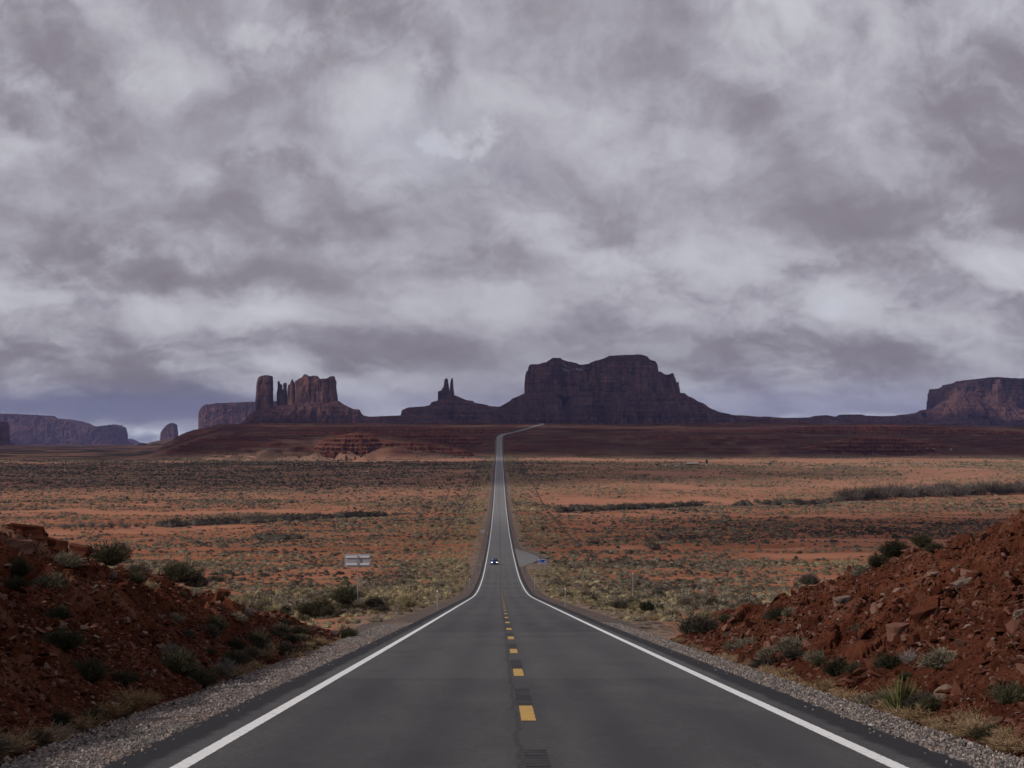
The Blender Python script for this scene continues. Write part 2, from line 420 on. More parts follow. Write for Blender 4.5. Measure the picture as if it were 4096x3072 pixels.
def m_ground(t, bs):
    pos = t.n.new('ShaderNodeNewGeometry').outputs['Position']
    geo = t.n.new('ShaderNodeNewGeometry')
    sep = t.n.new('ShaderNodeSeparateXYZ'); t.put(sep.inputs[0], pos); x, y, z = sep.outputs
    at = lambda n: t.node('ShaderNodeAttribute', {'attribute_name': n}).outputs['Fac']
    veg, rock, bare, verge = at('veg'), at('rock'), at('bare'), at('verge')
    n1 = t.noise(pos, 0.03, 5, 0.6); n2 = t.noise(pos, 0.35, 6, 0.65); n3 = t.noise(pos, 2.5, 5, 0.6)
    sand = t.ramp(n1, [(0.3, (.20, .068, .034)), (0.5, (.275, .100, .052)), (0.7, (.35, .150, .088))])
    sand = t.mix(t.m('MULTIPLY', n2, 0.5), sand, (.17, .062, .034))
    sand = t.mix(t.m('MULTIPLY', bare, 0.75), sand, t.mix(n2, (.43, .205, .135), (.33, .135, .078)))  # bare also carries the painted sunlit band right of the road
    sand = t.mix(t.m('MULTIPLY', n3, 0.35), sand, (.26, .10, .055))
    sand = t.mix(t.m('MULTIPLY', t.smooth(y, 700, 1800), 0.6), sand, t.mix(n1, (.27, .135, .085), (.42, .225, .15)))  # far sand paler than near: sun and cloud shade put into the colour
    sand = t.mix(verge, sand, t.ramp(t.m('ADD', t.m('MULTIPLY', n3, 0.5), t.m('MULTIPLY', n2, 0.5)), [(0.36, (.06, .045, .034)), (0.5, (.15, .11, .085)), (0.64, (.26, .20, .165))]))
    # low scrub seen as mottling: clumps of about 1-3 m, plus litter
    v1 = t.node('ShaderNodeTexVoronoi', None, Vector=t.v('ADD', pos, t.v('SCALE', t.noise(pos, 0.8, 3, 0.6, color=True), scale=1.5)), Scale=0.42)
    clump = t.smooth(t.m('ADD', v1.outputs['Distance'], t.m('MULTIPLY', n2, 0.35)), 0.62, 0.40)
    far = t.smooth(y, 500, 1700)
    cov = t.m('MULTIPLY', t.m('MULTIPLY', clump, t.smooth(t.m('ADD', veg, t.m('MULTIPLY', t.m('SUBTRACT', n2, 0.5), 0.9)), 0.12, 0.55)), t.m('ADD', t.m('MULTIPLY', far, 0.75), 0.12))
    vc = t.ramp(t.noise(pos, 0.06, 4, 0.6), [(0.3, (.062, .048, .036)), (0.5, (.115, .092, .066)), (0.7, (.18, .145, .10))])
    base = t.mix(cov, sand, vc)
    litter = t.m('MULTIPLY', t.smooth(n3, 0.5, 0.72), t.m('MULTIPLY', veg, 0.55))
    base = t.mix(litter, base, (.12, .08, .052))
    # far flats: thin film of vegetation, its tan brightened as painted sunlight
    base = t.mix(t.m('MULTIPLY', t.smooth(y, 900, 2100), t.m('MULTIPLY', veg, 0.55)), base, t.mix(n1, (.17, .125, .090), (.34, .235, .165)))
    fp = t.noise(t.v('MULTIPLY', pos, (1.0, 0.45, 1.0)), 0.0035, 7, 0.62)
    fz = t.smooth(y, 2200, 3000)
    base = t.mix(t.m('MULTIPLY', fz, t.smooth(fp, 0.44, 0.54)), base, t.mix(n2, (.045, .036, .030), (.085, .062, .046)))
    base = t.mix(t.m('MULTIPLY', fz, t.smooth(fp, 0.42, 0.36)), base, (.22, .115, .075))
    # rock of the bench: layered, dark red
    zs = t.m('ADD', z, t.m('MULTIPLY', t.noise(pos, 0.012, 4, 0.5), 14.0))
    cz = t.n.new('ShaderNodeCombineXYZ'); t.put(cz.inputs[2], zs); t.put(cz.inputs[0], t.m('MULTIPLY', x, 0.004))
    st = t.noise(cz.outputs[0], 0.42, 5, 0.65)
    rk = t.ramp(st, [(0.3, (.022, .010, .009)), (0.46, (.050, .019, .015)), (0.58, (.095, .034, .024)), (0.72, (.15, .082, .065))])
    rk = t.mix(t.m('MULTIPLY', t.smooth(n2, 0.35, 0.7), 0.5), rk, (.085, .038, .03))
    nz_ = t.n.new('ShaderNodeSeparateXYZ'); t.put(nz_.inputs[0], geo.outputs['True Normal'])
    flatm = t.smooth(nz_.outputs[2], 0.93, 0.995)
    scr = t.m('MULTIPLY', flatm, t.smooth(t.noise(pos, 0.02, 6, 0.65), 0.42, 0.58))
    rk2 = t.mix(scr, rk, t.mix(n2, (.050, .038, .028), (.095, .055, .038)))
    lp = t.noise(t.v('MULTIPLY', pos, (1.0, 0.6, 1)), 0.006, 5, 0.6)
    rk2 = t.mix(t.m('MULTIPLY', t.smooth(lp, 0.52, 0.64), 0.6), rk2, t.mix(n2, (.11, .062, .045), (.19, .115, .085)))
    base = t.mix(rock, base, rk2)
    t.put(bs.inputs['Base Color'], base)
    hh = t.m('ADD', t.m('MULTIPLY', cov, 0.6), t.m('MULTIPLY', n3, 0.15))
    hh = t.m('ADD', hh, t.m('MULTIPLY', t.m('MULTIPLY', st, rock), 3.0))
    bump(t, bs, hh, 0.7, 0.8)
mat('ground', m_ground)

def m_bank(t, bs):
    pos = t.n.new('ShaderNodeNewGeometry').outputs['Position']
    at = lambda n: t.node('ShaderNodeAttribute', {'attribute_name': n}).outputs['Fac']
    cell, blk = at('cell'), at('block')
    n1 = t.noise(pos, 0.35, 5, 0.6); n2 = t.noise(pos, 5.0, 6, 0.65); n3 = t.noise(pos, 28.0, 4, 0.6)
    soil = t.ramp(t.m('ADD', t.m('MULTIPLY', n1, 0.55), t.m('MULTIPLY', n2, 0.45)), [(0.35, (.022, .008, .005)), (0.5, (.048, .0155, .009)), (0.66, (.094, .034, .021))])
    rk = t.ramp(t.m('ADD', t.m('MULTIPLY', cell, 0.6), t.m('MULTIPLY', n2, 0.4)), [(0.2, (.032, .010, .006)), (0.45, (.060, .018, .010)), (0.7, (.095, .032, .018)), (0.85, (.15, .085, .062))])
    c = t.mix(blk, soil, rk)
    c = t.mix(t.smooth(n3, 0.58, 0.74), c, (.20, .11, .085))
    c = t.mix(t.smooth(t.noise(pos, 14.0, 4, 0.6), 0.60, 0.70), c, (.028, .009, .005))
    t.put(bs.inputs['Base Color'], c)
    bump(t, bs, t.m('ADD', n2, t.m('MULTIPLY', n3, 0.35)), 0.9, 0.09)
mat('bank', m_bank)

def m_rock(t, bs):
    pos = t.n.new('ShaderNodeTexCoord').outputs['Object']
    rnd = t.n.new('ShaderNodeObjectInfo').outputs['Random']
    n2 = t.noise(pos, 3.0, 6, 0.65)
    c = t.ramp(rnd, [(0.0, (.030, .010, .007)), (0.30, (.060, .021, .013)), (0.62, (.100, .040, .027)), (0.88, (.17, .090, .070)), (0.965, (.16, .11, .09)), (1.0, (.22, .185, .165))])
    c = t.mix(t.m('MULTIPLY', n2, 0.6), c, (.062, .020, .011))
    t.put(bs.inputs['Base Color'], c)
    bump(t, bs, n2, 0.6, 0.1)
mat('rock', m_rock)
def m_greyrock(t, bs):
    pos = t.n.new('ShaderNodeTexCoord').outputs['Object']
    n2 = t.noise(pos, 2.0, 6, 0.65)
    t.put(bs.inputs['Base Color'], t.ramp(n2, [(0.3, (.075, .04, .03)), (0.5, (.13, .095, .08)), (0.7, (.20, .17, .15))])); bump(t, bs, n2, 0.5, 0.1)
mat('grey_rock', m_greyrock)
def m_pebble(t, bs):
    rnd = t.n.new('ShaderNodeObjectInfo').outputs['Random']
    t.put(bs.inputs['Base Color'], t.ramp(rnd, [(0.0, (.045, .042, .042)), (0.3, (.13, .115, .11)), (0.7, (.215, .19, .18)), (0.9, (.27, .20, .165)), (1.0, (.36, .34, .325))]))
mat('pebble', m_pebble)

def m_road(t, bs):
    pos = t.n.new('ShaderNodeNewGeometry').outputs['Position']
    uv = t.node('ShaderNodeUVMap', {'uv_map': 'uv'}).outputs[0]
    sep = t.n.new('ShaderNodeSeparateXYZ'); t.put(sep.inputs[0], uv); xc, yy, _ = sep.outputs   # metres
    g = t.noise(pos, 38.0, 3, 0.7); g2 = t.noise(pos, 9.0, 5, 0.7); lf = t.noise(t.v('MULTIPLY', pos, (1.0, 0.12, 1.0)), 0.9, 5, 0.6)
    base = t.ramp(t.m('ADD', t.m('MULTIPLY', g, 0.6), t.m('MULTIPLY', g2, 0.4)), [(0.3, (.034, .033, .034)), (0.5, (.060, .058, .060)), (0.72, (.105, .101, .100))])
    base = t.mix(t.m('MULTIPLY', t.smooth(t.noise(pos, 12.0, 3, 0.8), 0.55, 0.68), 0.5), base, (.15, .145, .14))
    base = t.mix(t.m('MULTIPLY', t.smooth(t.noise(t.v('ADD', pos, (9, 3, 1)), 9.0, 3, 0.8), 0.56, 0.68), 0.5), base, (.022, .022, .024))
    base = t.mix(t.m('MULTIPLY', t.smooth(t.noise(t.v('MULTIPLY', pos, (1.0, 0.03, 1.0)), 1.3, 4, 0.6), 0.46, 0.60), 0.30), base, (.076, .074, .075))
    base = t.mix(t.m('MULTIPLY', t.smooth(lf, 0.42, 0.62), 0.55), base, (.044, .042, .045))
    # polished / oily bands along the wheel tracks, wavering
    xw = t.m('ADD', xc, t.m('MULTIPLY', t.m('SUBTRACT', t.noise(t.v('MULTIPLY', pos, (1, 0.05, 1)), 0.5, 3, 0.5), 0.5), 0.9))
    tr = None
    for c_, w_ in ((-2.55, .42), (-1.05, .38), (1.1, .38), (2.6, .42)):
        gq = t.m('EXPONENT', t.m('MULTIPLY', t.m('POWER', t.m('ABSOLUTE', t.m('DIVIDE', t.m('SUBTRACT', xw, c_), w_)), 2.0), -1.0))
        tr = gq if tr is None else t.m('ADD', tr, gq)
    base = t.mix(t.m('MULTIPLY', tr, 0.55), base, (.034, .033, .036))
    # transverse change of surfacing here and there, fading patches
    pt = t.node('ShaderNodeTexVoronoi', {'feature': 'F1', 'voronoi_dimensions': '1D'}, W=t.m('MULTIPLY', yy, 0.011))
    base = t.mix(t.m('MULTIPLY', t.smooth(t.node('ShaderNodeSeparateColor', None, Color=pt.outputs['Color']).outputs[0], 0.3, 0.8), 0.22), base, (.11, .106, .106))
    base = t.mix(t.m('MULTIPLY', t.smooth(yy, 60, 1100), 0.85), base, t.mix(g2, (.155, .150, .150), (.20, .195, .19)))  # paler with distance: grazing sky brightness painted into the base colour
    # blotches and short sealed cracks
    bl = t.noise(t.v('MULTIPLY', pos, (1.0, 0.35, 1.0)), 0.55, 7, 0.68)
    base = t.mix(t.m('MULTIPLY', t.smooth(bl, 0.54, 0.66), 0.45), base, (.034, .033, .035))
    base = t.mix(t.m('MULTIPLY', t.smooth(bl, 0.46, 0.34), 0.30), base, (.090, .087, .086))
    # tar edge outside the white line
    ax = t.m('ABSOLUTE', xc)
    e = t.smooth(t.m('ADD', ax, t.m('MULTIPLY', t.m('SUBTRACT', t.noise(pos, 1.5, 5, 0.6), 0.5), 0.34)), 3.86, 4.02)
    base = t.mix(e, base, t.mix(g, (.010, .010, .012), (.024, .023, .026)))
    # centre joint crack
    cr = t.m('ABSOLUTE', t.m('ADD', t.m('ADD', xc, 0.17), t.m('MULTIPLY', t.m('SUBTRACT', t.noise(pos, 0.6, 6, 0.7), 0.5), 0.34)))
    base = t.mix(t.m('MULTIPLY', t.smooth(cr, 0.045, 0.012), 0.6), base, (.02, .02, .02))
    dk = t.smooth(t.m('ABSOLUTE', xc), 0.42, 0.1)
    base = t.mix(t.m('MULTIPLY', dk, 0.30), base, (.034, .033, .035))
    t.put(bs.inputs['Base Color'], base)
    bs.inputs['Roughness'].default_value = 0.8
    bs.inputs['Specular IOR Level'].default_value = 0.12
    bump(t, bs, t.m('ADD', g, t.m('MULTIPLY', g2, 0.4)), 0.5, 0.012)
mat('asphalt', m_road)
def m_paint(c, worn):
    def fn(t, bs):
        pos = t.n.new('ShaderNodeNewGeometry').outputs['Position']
        g = t.noise(pos, 30.0, 4, 0.7); g2 = t.noise(pos, 3.0, 5, 0.7)
        col = t.mix(g2, tuple(x * .86 for x in c), c)
        col = t.mix(t.m('MULTIPLY', t.smooth(g, 0.56, 0.68), worn), col, (.12, .115, .11))
        col = t.mix(t.m('MULTIPLY', t.smooth(t.noise(pos, 8.0, 6, 0.75), 0.57, 0.64), worn), col, (.10, .095, .09))
        if worn > .8: col = t.mix(t.m('MULTIPLY', t.smooth(t.node('ShaderNodeSeparateXYZ', None, Vector=pos).outputs[1], 90, 380), 0.78), col, (.15, .13, .11))
        t.put(bs.inputs['Base Color'], col); bs.inputs['Roughness'].default_value = 0.7
        bump(t, bs, g, 0.3, 0.006)
    return fn
mat('white_paint', m_paint((.70, .70, .69), 0.6)); mat('yellow_paint', m_paint((.46, .28, .065), 0.85))
def m_rumble(t, bs):
    pos = t.n.new('ShaderNodeNewGeometry').outputs['Position']
    sep = t.n.new('ShaderNodeSeparateXYZ'); t.put(sep.inputs[0], pos)
    g = t.noise(pos, 30.0, 4, 0.7)
    s = t.m('SINE', t.m('MULTIPLY', t.m('ADD', sep.outputs[1], t.m('MULTIPLY', g, 0.05)), 2 * math.pi / 0.30))
    gr = t.smooth(s, -0.3, 0.5)
    t.put(bs.inputs['Base Color'], t.mix(t.m('MULTIPLY', gr, t.smooth(t.noise(pos, 2.2, 4, 0.6), 0.40, 0.55)), t.mix(t.noise(pos, 4.0, 6, 0.7), (.020, .019, .020), (.055, .053, .055)), (.010, .010, .011)))
    bump(t, bs, t.m('MULTIPLY', gr, -1.0), 1.0, 0.02)
mat('rumble', m_rumble)
def m_gravel(t, bs):
    pos = t.n.new('ShaderNodeNewGeometry').outputs['Position']
    vo = t.node('ShaderNodeTexVoronoi', None, Vector=pos, Scale=26.0)
    big = t.noise(pos, 0.5, 5, 0.6); n = t.noise(pos, 12.0, 5, 0.7)
    cr = t.node('ShaderNodeSeparateColor', None, Color=vo.outputs['Color']).outputs[0]
    c = t.ramp(cr, [(0.0, (.045, .040, .039)), (0.35, (.125, .110, .104)), (0.75, (.20, .175, .165)), (1.0, (.33, .30, .285))])
    c = t.mix(t.smooth(vo.outputs['Distance'], 0.30, 0.75), c, (.05, .042, .038))
    c = t.mix(t.m('MULTIPLY', t.smooth(t.m('ADD', big, t.m('MULTIPLY', n, 0.3)), 0.62, 0.85), 0.6), c, (.24, .12, .08))
    t.put(bs.inputs['Base Color'], c)
    bump(t, bs, t.m('MULTIPLY', vo.outputs['Distance'], -1.0), 1.0, 0.03)
mat('gravel', m_gravel)

def m_cliff(t, bs, tint=(1, 1, 1), soft=0.0):
    pos = t.n.new('ShaderNodeNewGeometry').outputs['Position']
    sep = t.n.new('ShaderNodeSeparateXYZ'); t.put(sep.inputs[0], pos); x, y, z = sep.outputs
    wv = t.noise(pos, 0.010, 4, 0.55)
    streak = t.m('ADD', t.m('MULTIPLY', t.noise(t.v('MULTIPLY', pos, (1, 1, 0.10)), 0.05, 6, 0.62), 0.6), t.m('MULTIPLY', t.noise(pos, 0.02, 6, 0.6), 0.4))
    cz = t.n.new('ShaderNodeCombineXYZ'); t.put(cz.inputs[2], t.m('ADD', z, t.m('MULTIPLY', wv, 16.0))); t.put(cz.inputs[0], t.m('MULTIPLY', x, 0.03)); t.put(cz.inputs[1], t.m('MULTIPLY', y, 0.03))
    strata = t.noise(cz.outputs[0], 0.11, 6, 0.7)
    v = t.m('ADD', t.m('MULTIPLY', streak, 0.78), t.m('MULTIPLY', strata, 0.22))
    k = lambda c: tuple(a * b for a, b in zip(c, tint))
    c = t.ramp(v, [(0.36, k((.020, .013, .016))), (0.45, k((.048, .027, .026))), (0.53, k((.105, .055, .047))), (0.62, k((.19, .105, .086)))])
    rp = t.m('MULTIPLY', t.smooth(t.noise(t.v('MULTIPLY', pos, (1, 1, 0.5)), 0.016, 5, 0.6), 0.52, 0.62), t.smooth(streak, 0.42, 0.55))
    c = t.mix(t.m('MULTIPLY', rp, 0.7), c, (.14, .068, .055))  # reddish patches: weak sun on the walls painted into the rock colour
    t.put(bs.inputs['Base Color'], c)
    bump(t, bs, t.m('ADD', t.m('MULTIPLY', streak, 1.2), t.m('MULTIPLY', strata, 0.2)), 1.0, 11.0)
mat('cliff', m_cliff)
def m_talus(t, bs):
    pos = t.n.new('ShaderNodeNewGeometry').outputs['Position']
    sep = t.n.new('ShaderNodeSeparateXYZ'); t.put(sep.inputs[0], pos); x, y, z = sep.outputs
    wv = t.noise(pos, 0.006, 4, 0.55)
    cz = t.n.new('ShaderNodeCombineXYZ'); t.put(cz.inputs[2], t.m('ADD', z, t.m('MULTIPLY', wv, 22.0))); t.put(cz.inputs[0], t.m('MULTIPLY', x, 0.02))
    strata = t.noise(cz.outputs[0], 0.10, 6, 0.72)
    n = t.noise(pos, 0.045, 7, 0.7); n2 = t.noise(pos, 0.012, 5, 0.6)
    v = t.m('ADD', t.m('MULTIPLY', strata, 0.5), t.m('MULTIPLY', n, 0.5))
    c = t.ramp(v, [(0.34, (.018, .011, .014)), (0.45, (.042, .022, .022)), (0.54, (.095, .044, .036)), (0.64, (.16, .085, .066))])
    c = t.mix(t.m('MULTIPLY', t.smooth(n2, 0.50, 0.62), 0.6), c, (.115, .066, .054))
    t.put(bs.inputs['Base Color'], c); bump(t, bs, t.m('ADD', n, strata), 1.0, 7.0)
mat('talus', m_talus)
def m_bluff(t, bs):
    geo = t.n.new('ShaderNodeNewGeometry'); pos = geo.outputs['Position']
    sep = t.n.new('ShaderNodeSeparateXYZ'); t.put(sep.inputs[0], pos); x, y, z = sep.outputs
    cz = t.n.new('ShaderNodeCombineXYZ'); t.put(cz.inputs[2], t.m('ADD', z, t.m('MULTIPLY', t.noise(pos, 0.012, 4, 0.5), 9.0))); t.put(cz.inputs[0], t.m('MULTIPLY', x, 0.01))
    st = t.noise(cz.outputs[0], 0.55, 5, 0.7); n = t.noise(pos, 0.16, 7, 0.7); n2 = t.noise(pos, 0.03, 5, 0.6)
    c = t.ramp(t.m('ADD', t.m('MULTIPLY', st, 0.6), t.m('MULTIPLY', n, 0.4)), [(0.33, (.030, .012, .010)), (0.45, (.080, .028, .020)), (0.56, (.15, .052, .034)), (0.70, (.23, .12, .09))])
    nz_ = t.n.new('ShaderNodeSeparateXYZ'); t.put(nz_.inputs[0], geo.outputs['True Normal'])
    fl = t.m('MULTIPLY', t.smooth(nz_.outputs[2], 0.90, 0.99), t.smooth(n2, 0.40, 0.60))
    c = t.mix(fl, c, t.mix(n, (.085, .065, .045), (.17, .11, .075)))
    c = t.mix(t.m('MULTIPLY', t.smooth(nz_.outputs[2], 0.75, 0.45), 0.6), c, (.035, .013, .010))  # steep ledge faces darkened: their shadow lines put into the colour
    t.put(bs.inputs['Base Color'], c); bump(t, bs, t.m('ADD', n, st), 1.0, 2.0)
mat('bluff', m_bluff)
mat('snow', flat((.8, .82, .86), 0.6))

def m_leaf(a, b, c3=None):
    def fn(t, bs):
        rnd = t.n.new('ShaderNodeObjectInfo').outputs['Random']
        pos = t.n.new('ShaderNodeTexCoord').outputs['Object']
        n = t.noise(pos, 3.5, 3, 0.6)
        f = t.m('ADD', t.m('MULTIPLY', rnd, 0.65), t.m('MULTIPLY', n, 0.35))
        stops = [(0.15, a), (0.85, b)] if c3 is None else [(0.15, a), (0.5, b), (0.9, c3)]
        t.put(bs.inputs['Base Color'], t.ramp(f, stops)); bs.inputs['Roughness'].default_value = 0.85
    return fn
mat('sage', m_leaf((.060, .050, .038), (.125, .104, .075), (.195, .166, .120)))
mat('dark_shrub', m_leaf((.030, .026, .022), (.062, .052, .042), (.085, .072, .055)))
mat('green_shrub', m_leaf((.026, .026, .016), (.048, .046, .028), (.072, .064, .040)))
mat('rabbit', m_leaf((.12, .094, .056), (.20, .162, .095), (.29, .24, .14)))
mat('dry_grass', m_leaf((.16, .105, .055), (.22, .150, .090), (.29, .205, .125)))
mat('twig', m_leaf((.12, .10, .095), (.20, .175, .165)))
mat('yucca', m_leaf((.10, .105, .040), (.22, .21, .085)))
mat('thicket', m_leaf((.045, .034, .028), (.088, .070, .058), (.16, .14, .125)))
mat('bark', flat((.10, .075, .055), 0.9))
mat('steel', flat((.30, .30, .31), 0.5, 0.6)); mat('aluminium', flat((.27, .27, .29), 0.6, 0.2, 0.06)); mat('bracket_grey', flat((.50, .50, .53), 0.5, 0.1, 0.05))
mat('alu_dark', flat((.30, .30, .32), 0.55, 0.3)); mat('orange', flat((.55, .12, .03), 0.6))
mat('post_dark', flat((.055, .045, .04), 0.8)); mat('wire', flat((.10, .09, .085), 0.6, 0.5))
mat('sign_blue', flat((.004, .022, .20), 0.45, 0, 0.05)); mat('sign_white', flat((.70, .72, .74), 0.5, 0, 0.04))
mat('sign_yellow', flat((.60, .36, .01), 0.5)); mat('black', flat((.012, .012, .013), 0.6))
mat('car_blue', flat((.016, .035, .22), 0.25, 0.3, 0.05)); mat('car_white', flat((.78, .78, .78), 0.3, 0, 0.04)); mat('car_dark', flat((.03, .03, .035), 0.35))
mat('glass', flat((.03, .045, .05), 0.08)); mat('tyre', flat((.015, .015, .015), 0.85)); mat('chrome', flat((.5, .5, .52), 0.25, 0.9))
mat('headlamp', flat((.9, .9, .85), 0.2, 0, 0.02, emit=(1.0, .93, .80, 2.6)))
mat('house_white', flat((.62, .58, .50), 0.8)); mat('house_wood', flat((.17, .10, .075), 0.85)); mat('house_tan', flat((.34, .24, .19), 0.85))
mat('roof_grey', flat((.26, .22, .20), 0.8)); mat('roof_dark', flat((.10, .075, .065), 0.8)); mat('tank_dark', flat((.018, .016, .018), 0.6)); mat('concrete', flat((.36, .29, .25), 0.9))

# ------------------------------------------------------------------ unseen cloud bank, added and shaped to lay shade on the valley
CLOUD_H = 3600.0
def shade_map(x, y):
    """how thick the cloud is between the sun and ground point (x, y); 0 = open sky"""
    n = fbm(x / 900.0, y / 700.0, 4, 71) ; n2 = fbm(x / 350.0, y / 300.0, 3, 72)
    s = np.full(x.shape, -1.0)
    def band(y0, y1, f0=90, f1=90): return sst(y, y0 - f0, y0 + f0) * (1 - sst(y, y1 - f1, y1 + f1))
    s = np.maximum(s, band(2480, 4180, 60, 120) * 1.5 - 0.5)                                   # bench
    s = np.maximum(s, (band(4500, 16700, 80, 300) * 1.5 - 0.5) * 1.0)
    s = s - 1.6 * np.exp(-((x + 780) / 420.0) ** 2 - ((y - 9650) / 700.0) ** 2)
    s = np.maximum(s, (band(1330, 2080, 110, 80) * (1 - sst(x / np.maximum(y, 1), -0.10, -0.02)) * 1.5 - 0.5))
    s = np.maximum(s, (band(560, 960, 80, 80) * sst(x / np.maximum(y, 1), -0.02, 0.06) * 1.35 - 0.5))
    s = s - 1.8 * np.exp(-((x + 270) / 230.0) ** 2 - ((y - 2650) / 170.0) ** 2)
    s = s - 1.7 * np.exp(-((x - 720) / 330.0) ** 2 - ((y - 4050) / 330.0) ** 2) - 1.3 * np.exp(-((x - 640) / 200.0) ** 2 - ((y - 2880) / 130.0) ** 2) - 1.2 * np.exp(-((x + 500) / 380.0) ** 2 - ((y - 4300) / 200.0) ** 2)
    s = s - 1.5 * np.exp(-((x - 3300) / 700.0) ** 2 - ((y - 12000) / 500.0) ** 2)
    s = s + n * 0.45 + n2 * 0.25
    s = np.where(y > 16950, -1.0, s)
    return s
def build_shade_cloud():
    gx = np.arange(-5000, 6001, 110.0); gy = np.arange(-400, 17100, 120.0)
    X, Y = np.meshgrid(gx, gy)
    s = shade_map(X, Y)
    th = np.clip(s, 0, 1) ** 0.6
    k = CLOUD_H / sun_dir[2]
    cx = X + sun_dir[0] * k; cyy = Y + sun_dir[1] * k
    lump = fbm(X / 260, Y / 260, 4, 75)
    top = CLOUD_H + th * (260 + 160 * lump) + 1
    bot = CLOUD_H - th * (70 + 60 * lump) - 1
    ok = s > 0
    nr, nc = X.shape
    q = grid_faces(nr, nc)
    keep = ok.ravel()[q].all(axis=1)
    q = q[keep]
    n = nr * nc
    V = np.concatenate([np.stack([cx, cyy, top], -1).reshape(-1, 3), np.stack([cx, cyy, bot], -1).reshape(-1, 3)])
    Fs = np.concatenate([q, q[:, ::-1] + n])
    # side walls along the outline
    ed = {}
    for a, b in np.concatenate([q[:, [0, 1]], q[:, [1, 2]], q[:, [2, 3]], q[:, [3, 0]]]): ed[(int(a), int(b))] = 1
    sides = [(b, a, a + n, b + n) for (a, b) in ed if (b, a) not in ed]
    Fs = np.concatenate([Fs, np.array(sides)])
    used = np.unique(Fs); remap = np.full(len(V), -1); remap[used] = np.arange(len(used))
    def fn(t, bs):
        out = t.n['Material Output']; t.n.remove(bs)
        df = t.node('ShaderNodeBsdfDiffuse', None, Color=(.85, .85, .88, 1)); tr = t.node('ShaderNodeBsdfTranslucent', None, Color=(.9, .9, .93, 1))
        mx = t.n.new('ShaderNodeMixShader'); mx.inputs[0].default_value = 0.72
        t.l.new(df.outputs[0], mx.inputs[1]); t.l.new(tr.outputs[0], mx.inputs[2]); t.l.new(mx.outputs[0], out.inputs[0])
    m = mat('shade_cloud', fn)
    o = np_obj('shade_cloud', V[used], remap[Fs], m, smooth=True)
    tag(o, kind='structure')
build_shade_cloud()

# ------------------------------------------------------------------ vegetation density and bare sand with a painted sunlit band (used for colour and scatter)
def veg_map(x, y):
    a = x / np.maximum(y, 1.0)
    v = 0.52 + fbm(x / 120.0, y / 170.0, 4, 31) * 0.75 + fbm(x / 24.0, y / 30.0, 3, 32) * 0.35
    def g(y0, w): return np.exp(-((y - y0) / w) ** 2)
    yw = y + fbm(x / 70.0, x * 0 + 3.0, 3, 33) * 40
    def gw(y0, w): return np.exp(-((yw - y0) / w) ** 2)
    v = v - 0.7 * gw(1020 + 0.0, 26) * (1 - sst(a, -0.06, 0.0))          # sand beyond left wash
    v = v - 0.2 * gw(800, 40) * (1 - sst(a, -0.12, -0.02))
    v = v - 0.9 * gw(660, 16) * sst(a, 0.13, 0.165) - 0.85 * gw(545, 12) * sst(a, 0.12, 0.17)
    v = v - 0.45 * gw(600, 15) * (sst(a, 0.02, 0.05) * (1 - sst(a, 0.16, 0.2)))
    v = v - 0.55 * gw(2330, 120) * sst(a, -0.12, -0.03)
    v = v - 0.5 * gw(1180, 60) * sst(a, 0.0, 0.04) * (1 - sst(a, 0.10, 0.18))
    v = v + 0.30 * gw(1620, 320) * (1 - sst(a, -0.10, 0.0)) - 0.12 * gw(1800, 400) * sst(a, 0.0, 0.04)
    v = v + 0.22 * gw(760, 90) * sst(a, 0.03, 0.08)
    xc = np.abs(x - xroad(y))
    v = v + 0.5 * np.exp(-((xc - 16) / 9.0) ** 2) * sst(y, 100, 200)
    v = np.where(y < 130, v * 0.8, v)
    return np.clip(v, 0, 1)
def bare_lit_map(x, y):
    return np.clip((0.35 - veg_map(x, y)) * 3 + sst(y, 2000, 2250) * (1 - sst(y, 2500, 2700)) * 0.4 + sst(x / np.maximum(y, 1), 0.0, .04) * sst(y, 1250, 1500) * (1 - sst(y, 2550, 2750)) * (.45 + .5 * fbm(x / 200, y / 120, 3, 92)), 0, 1)  # last term pales the right far flat: sunlight put into its colour

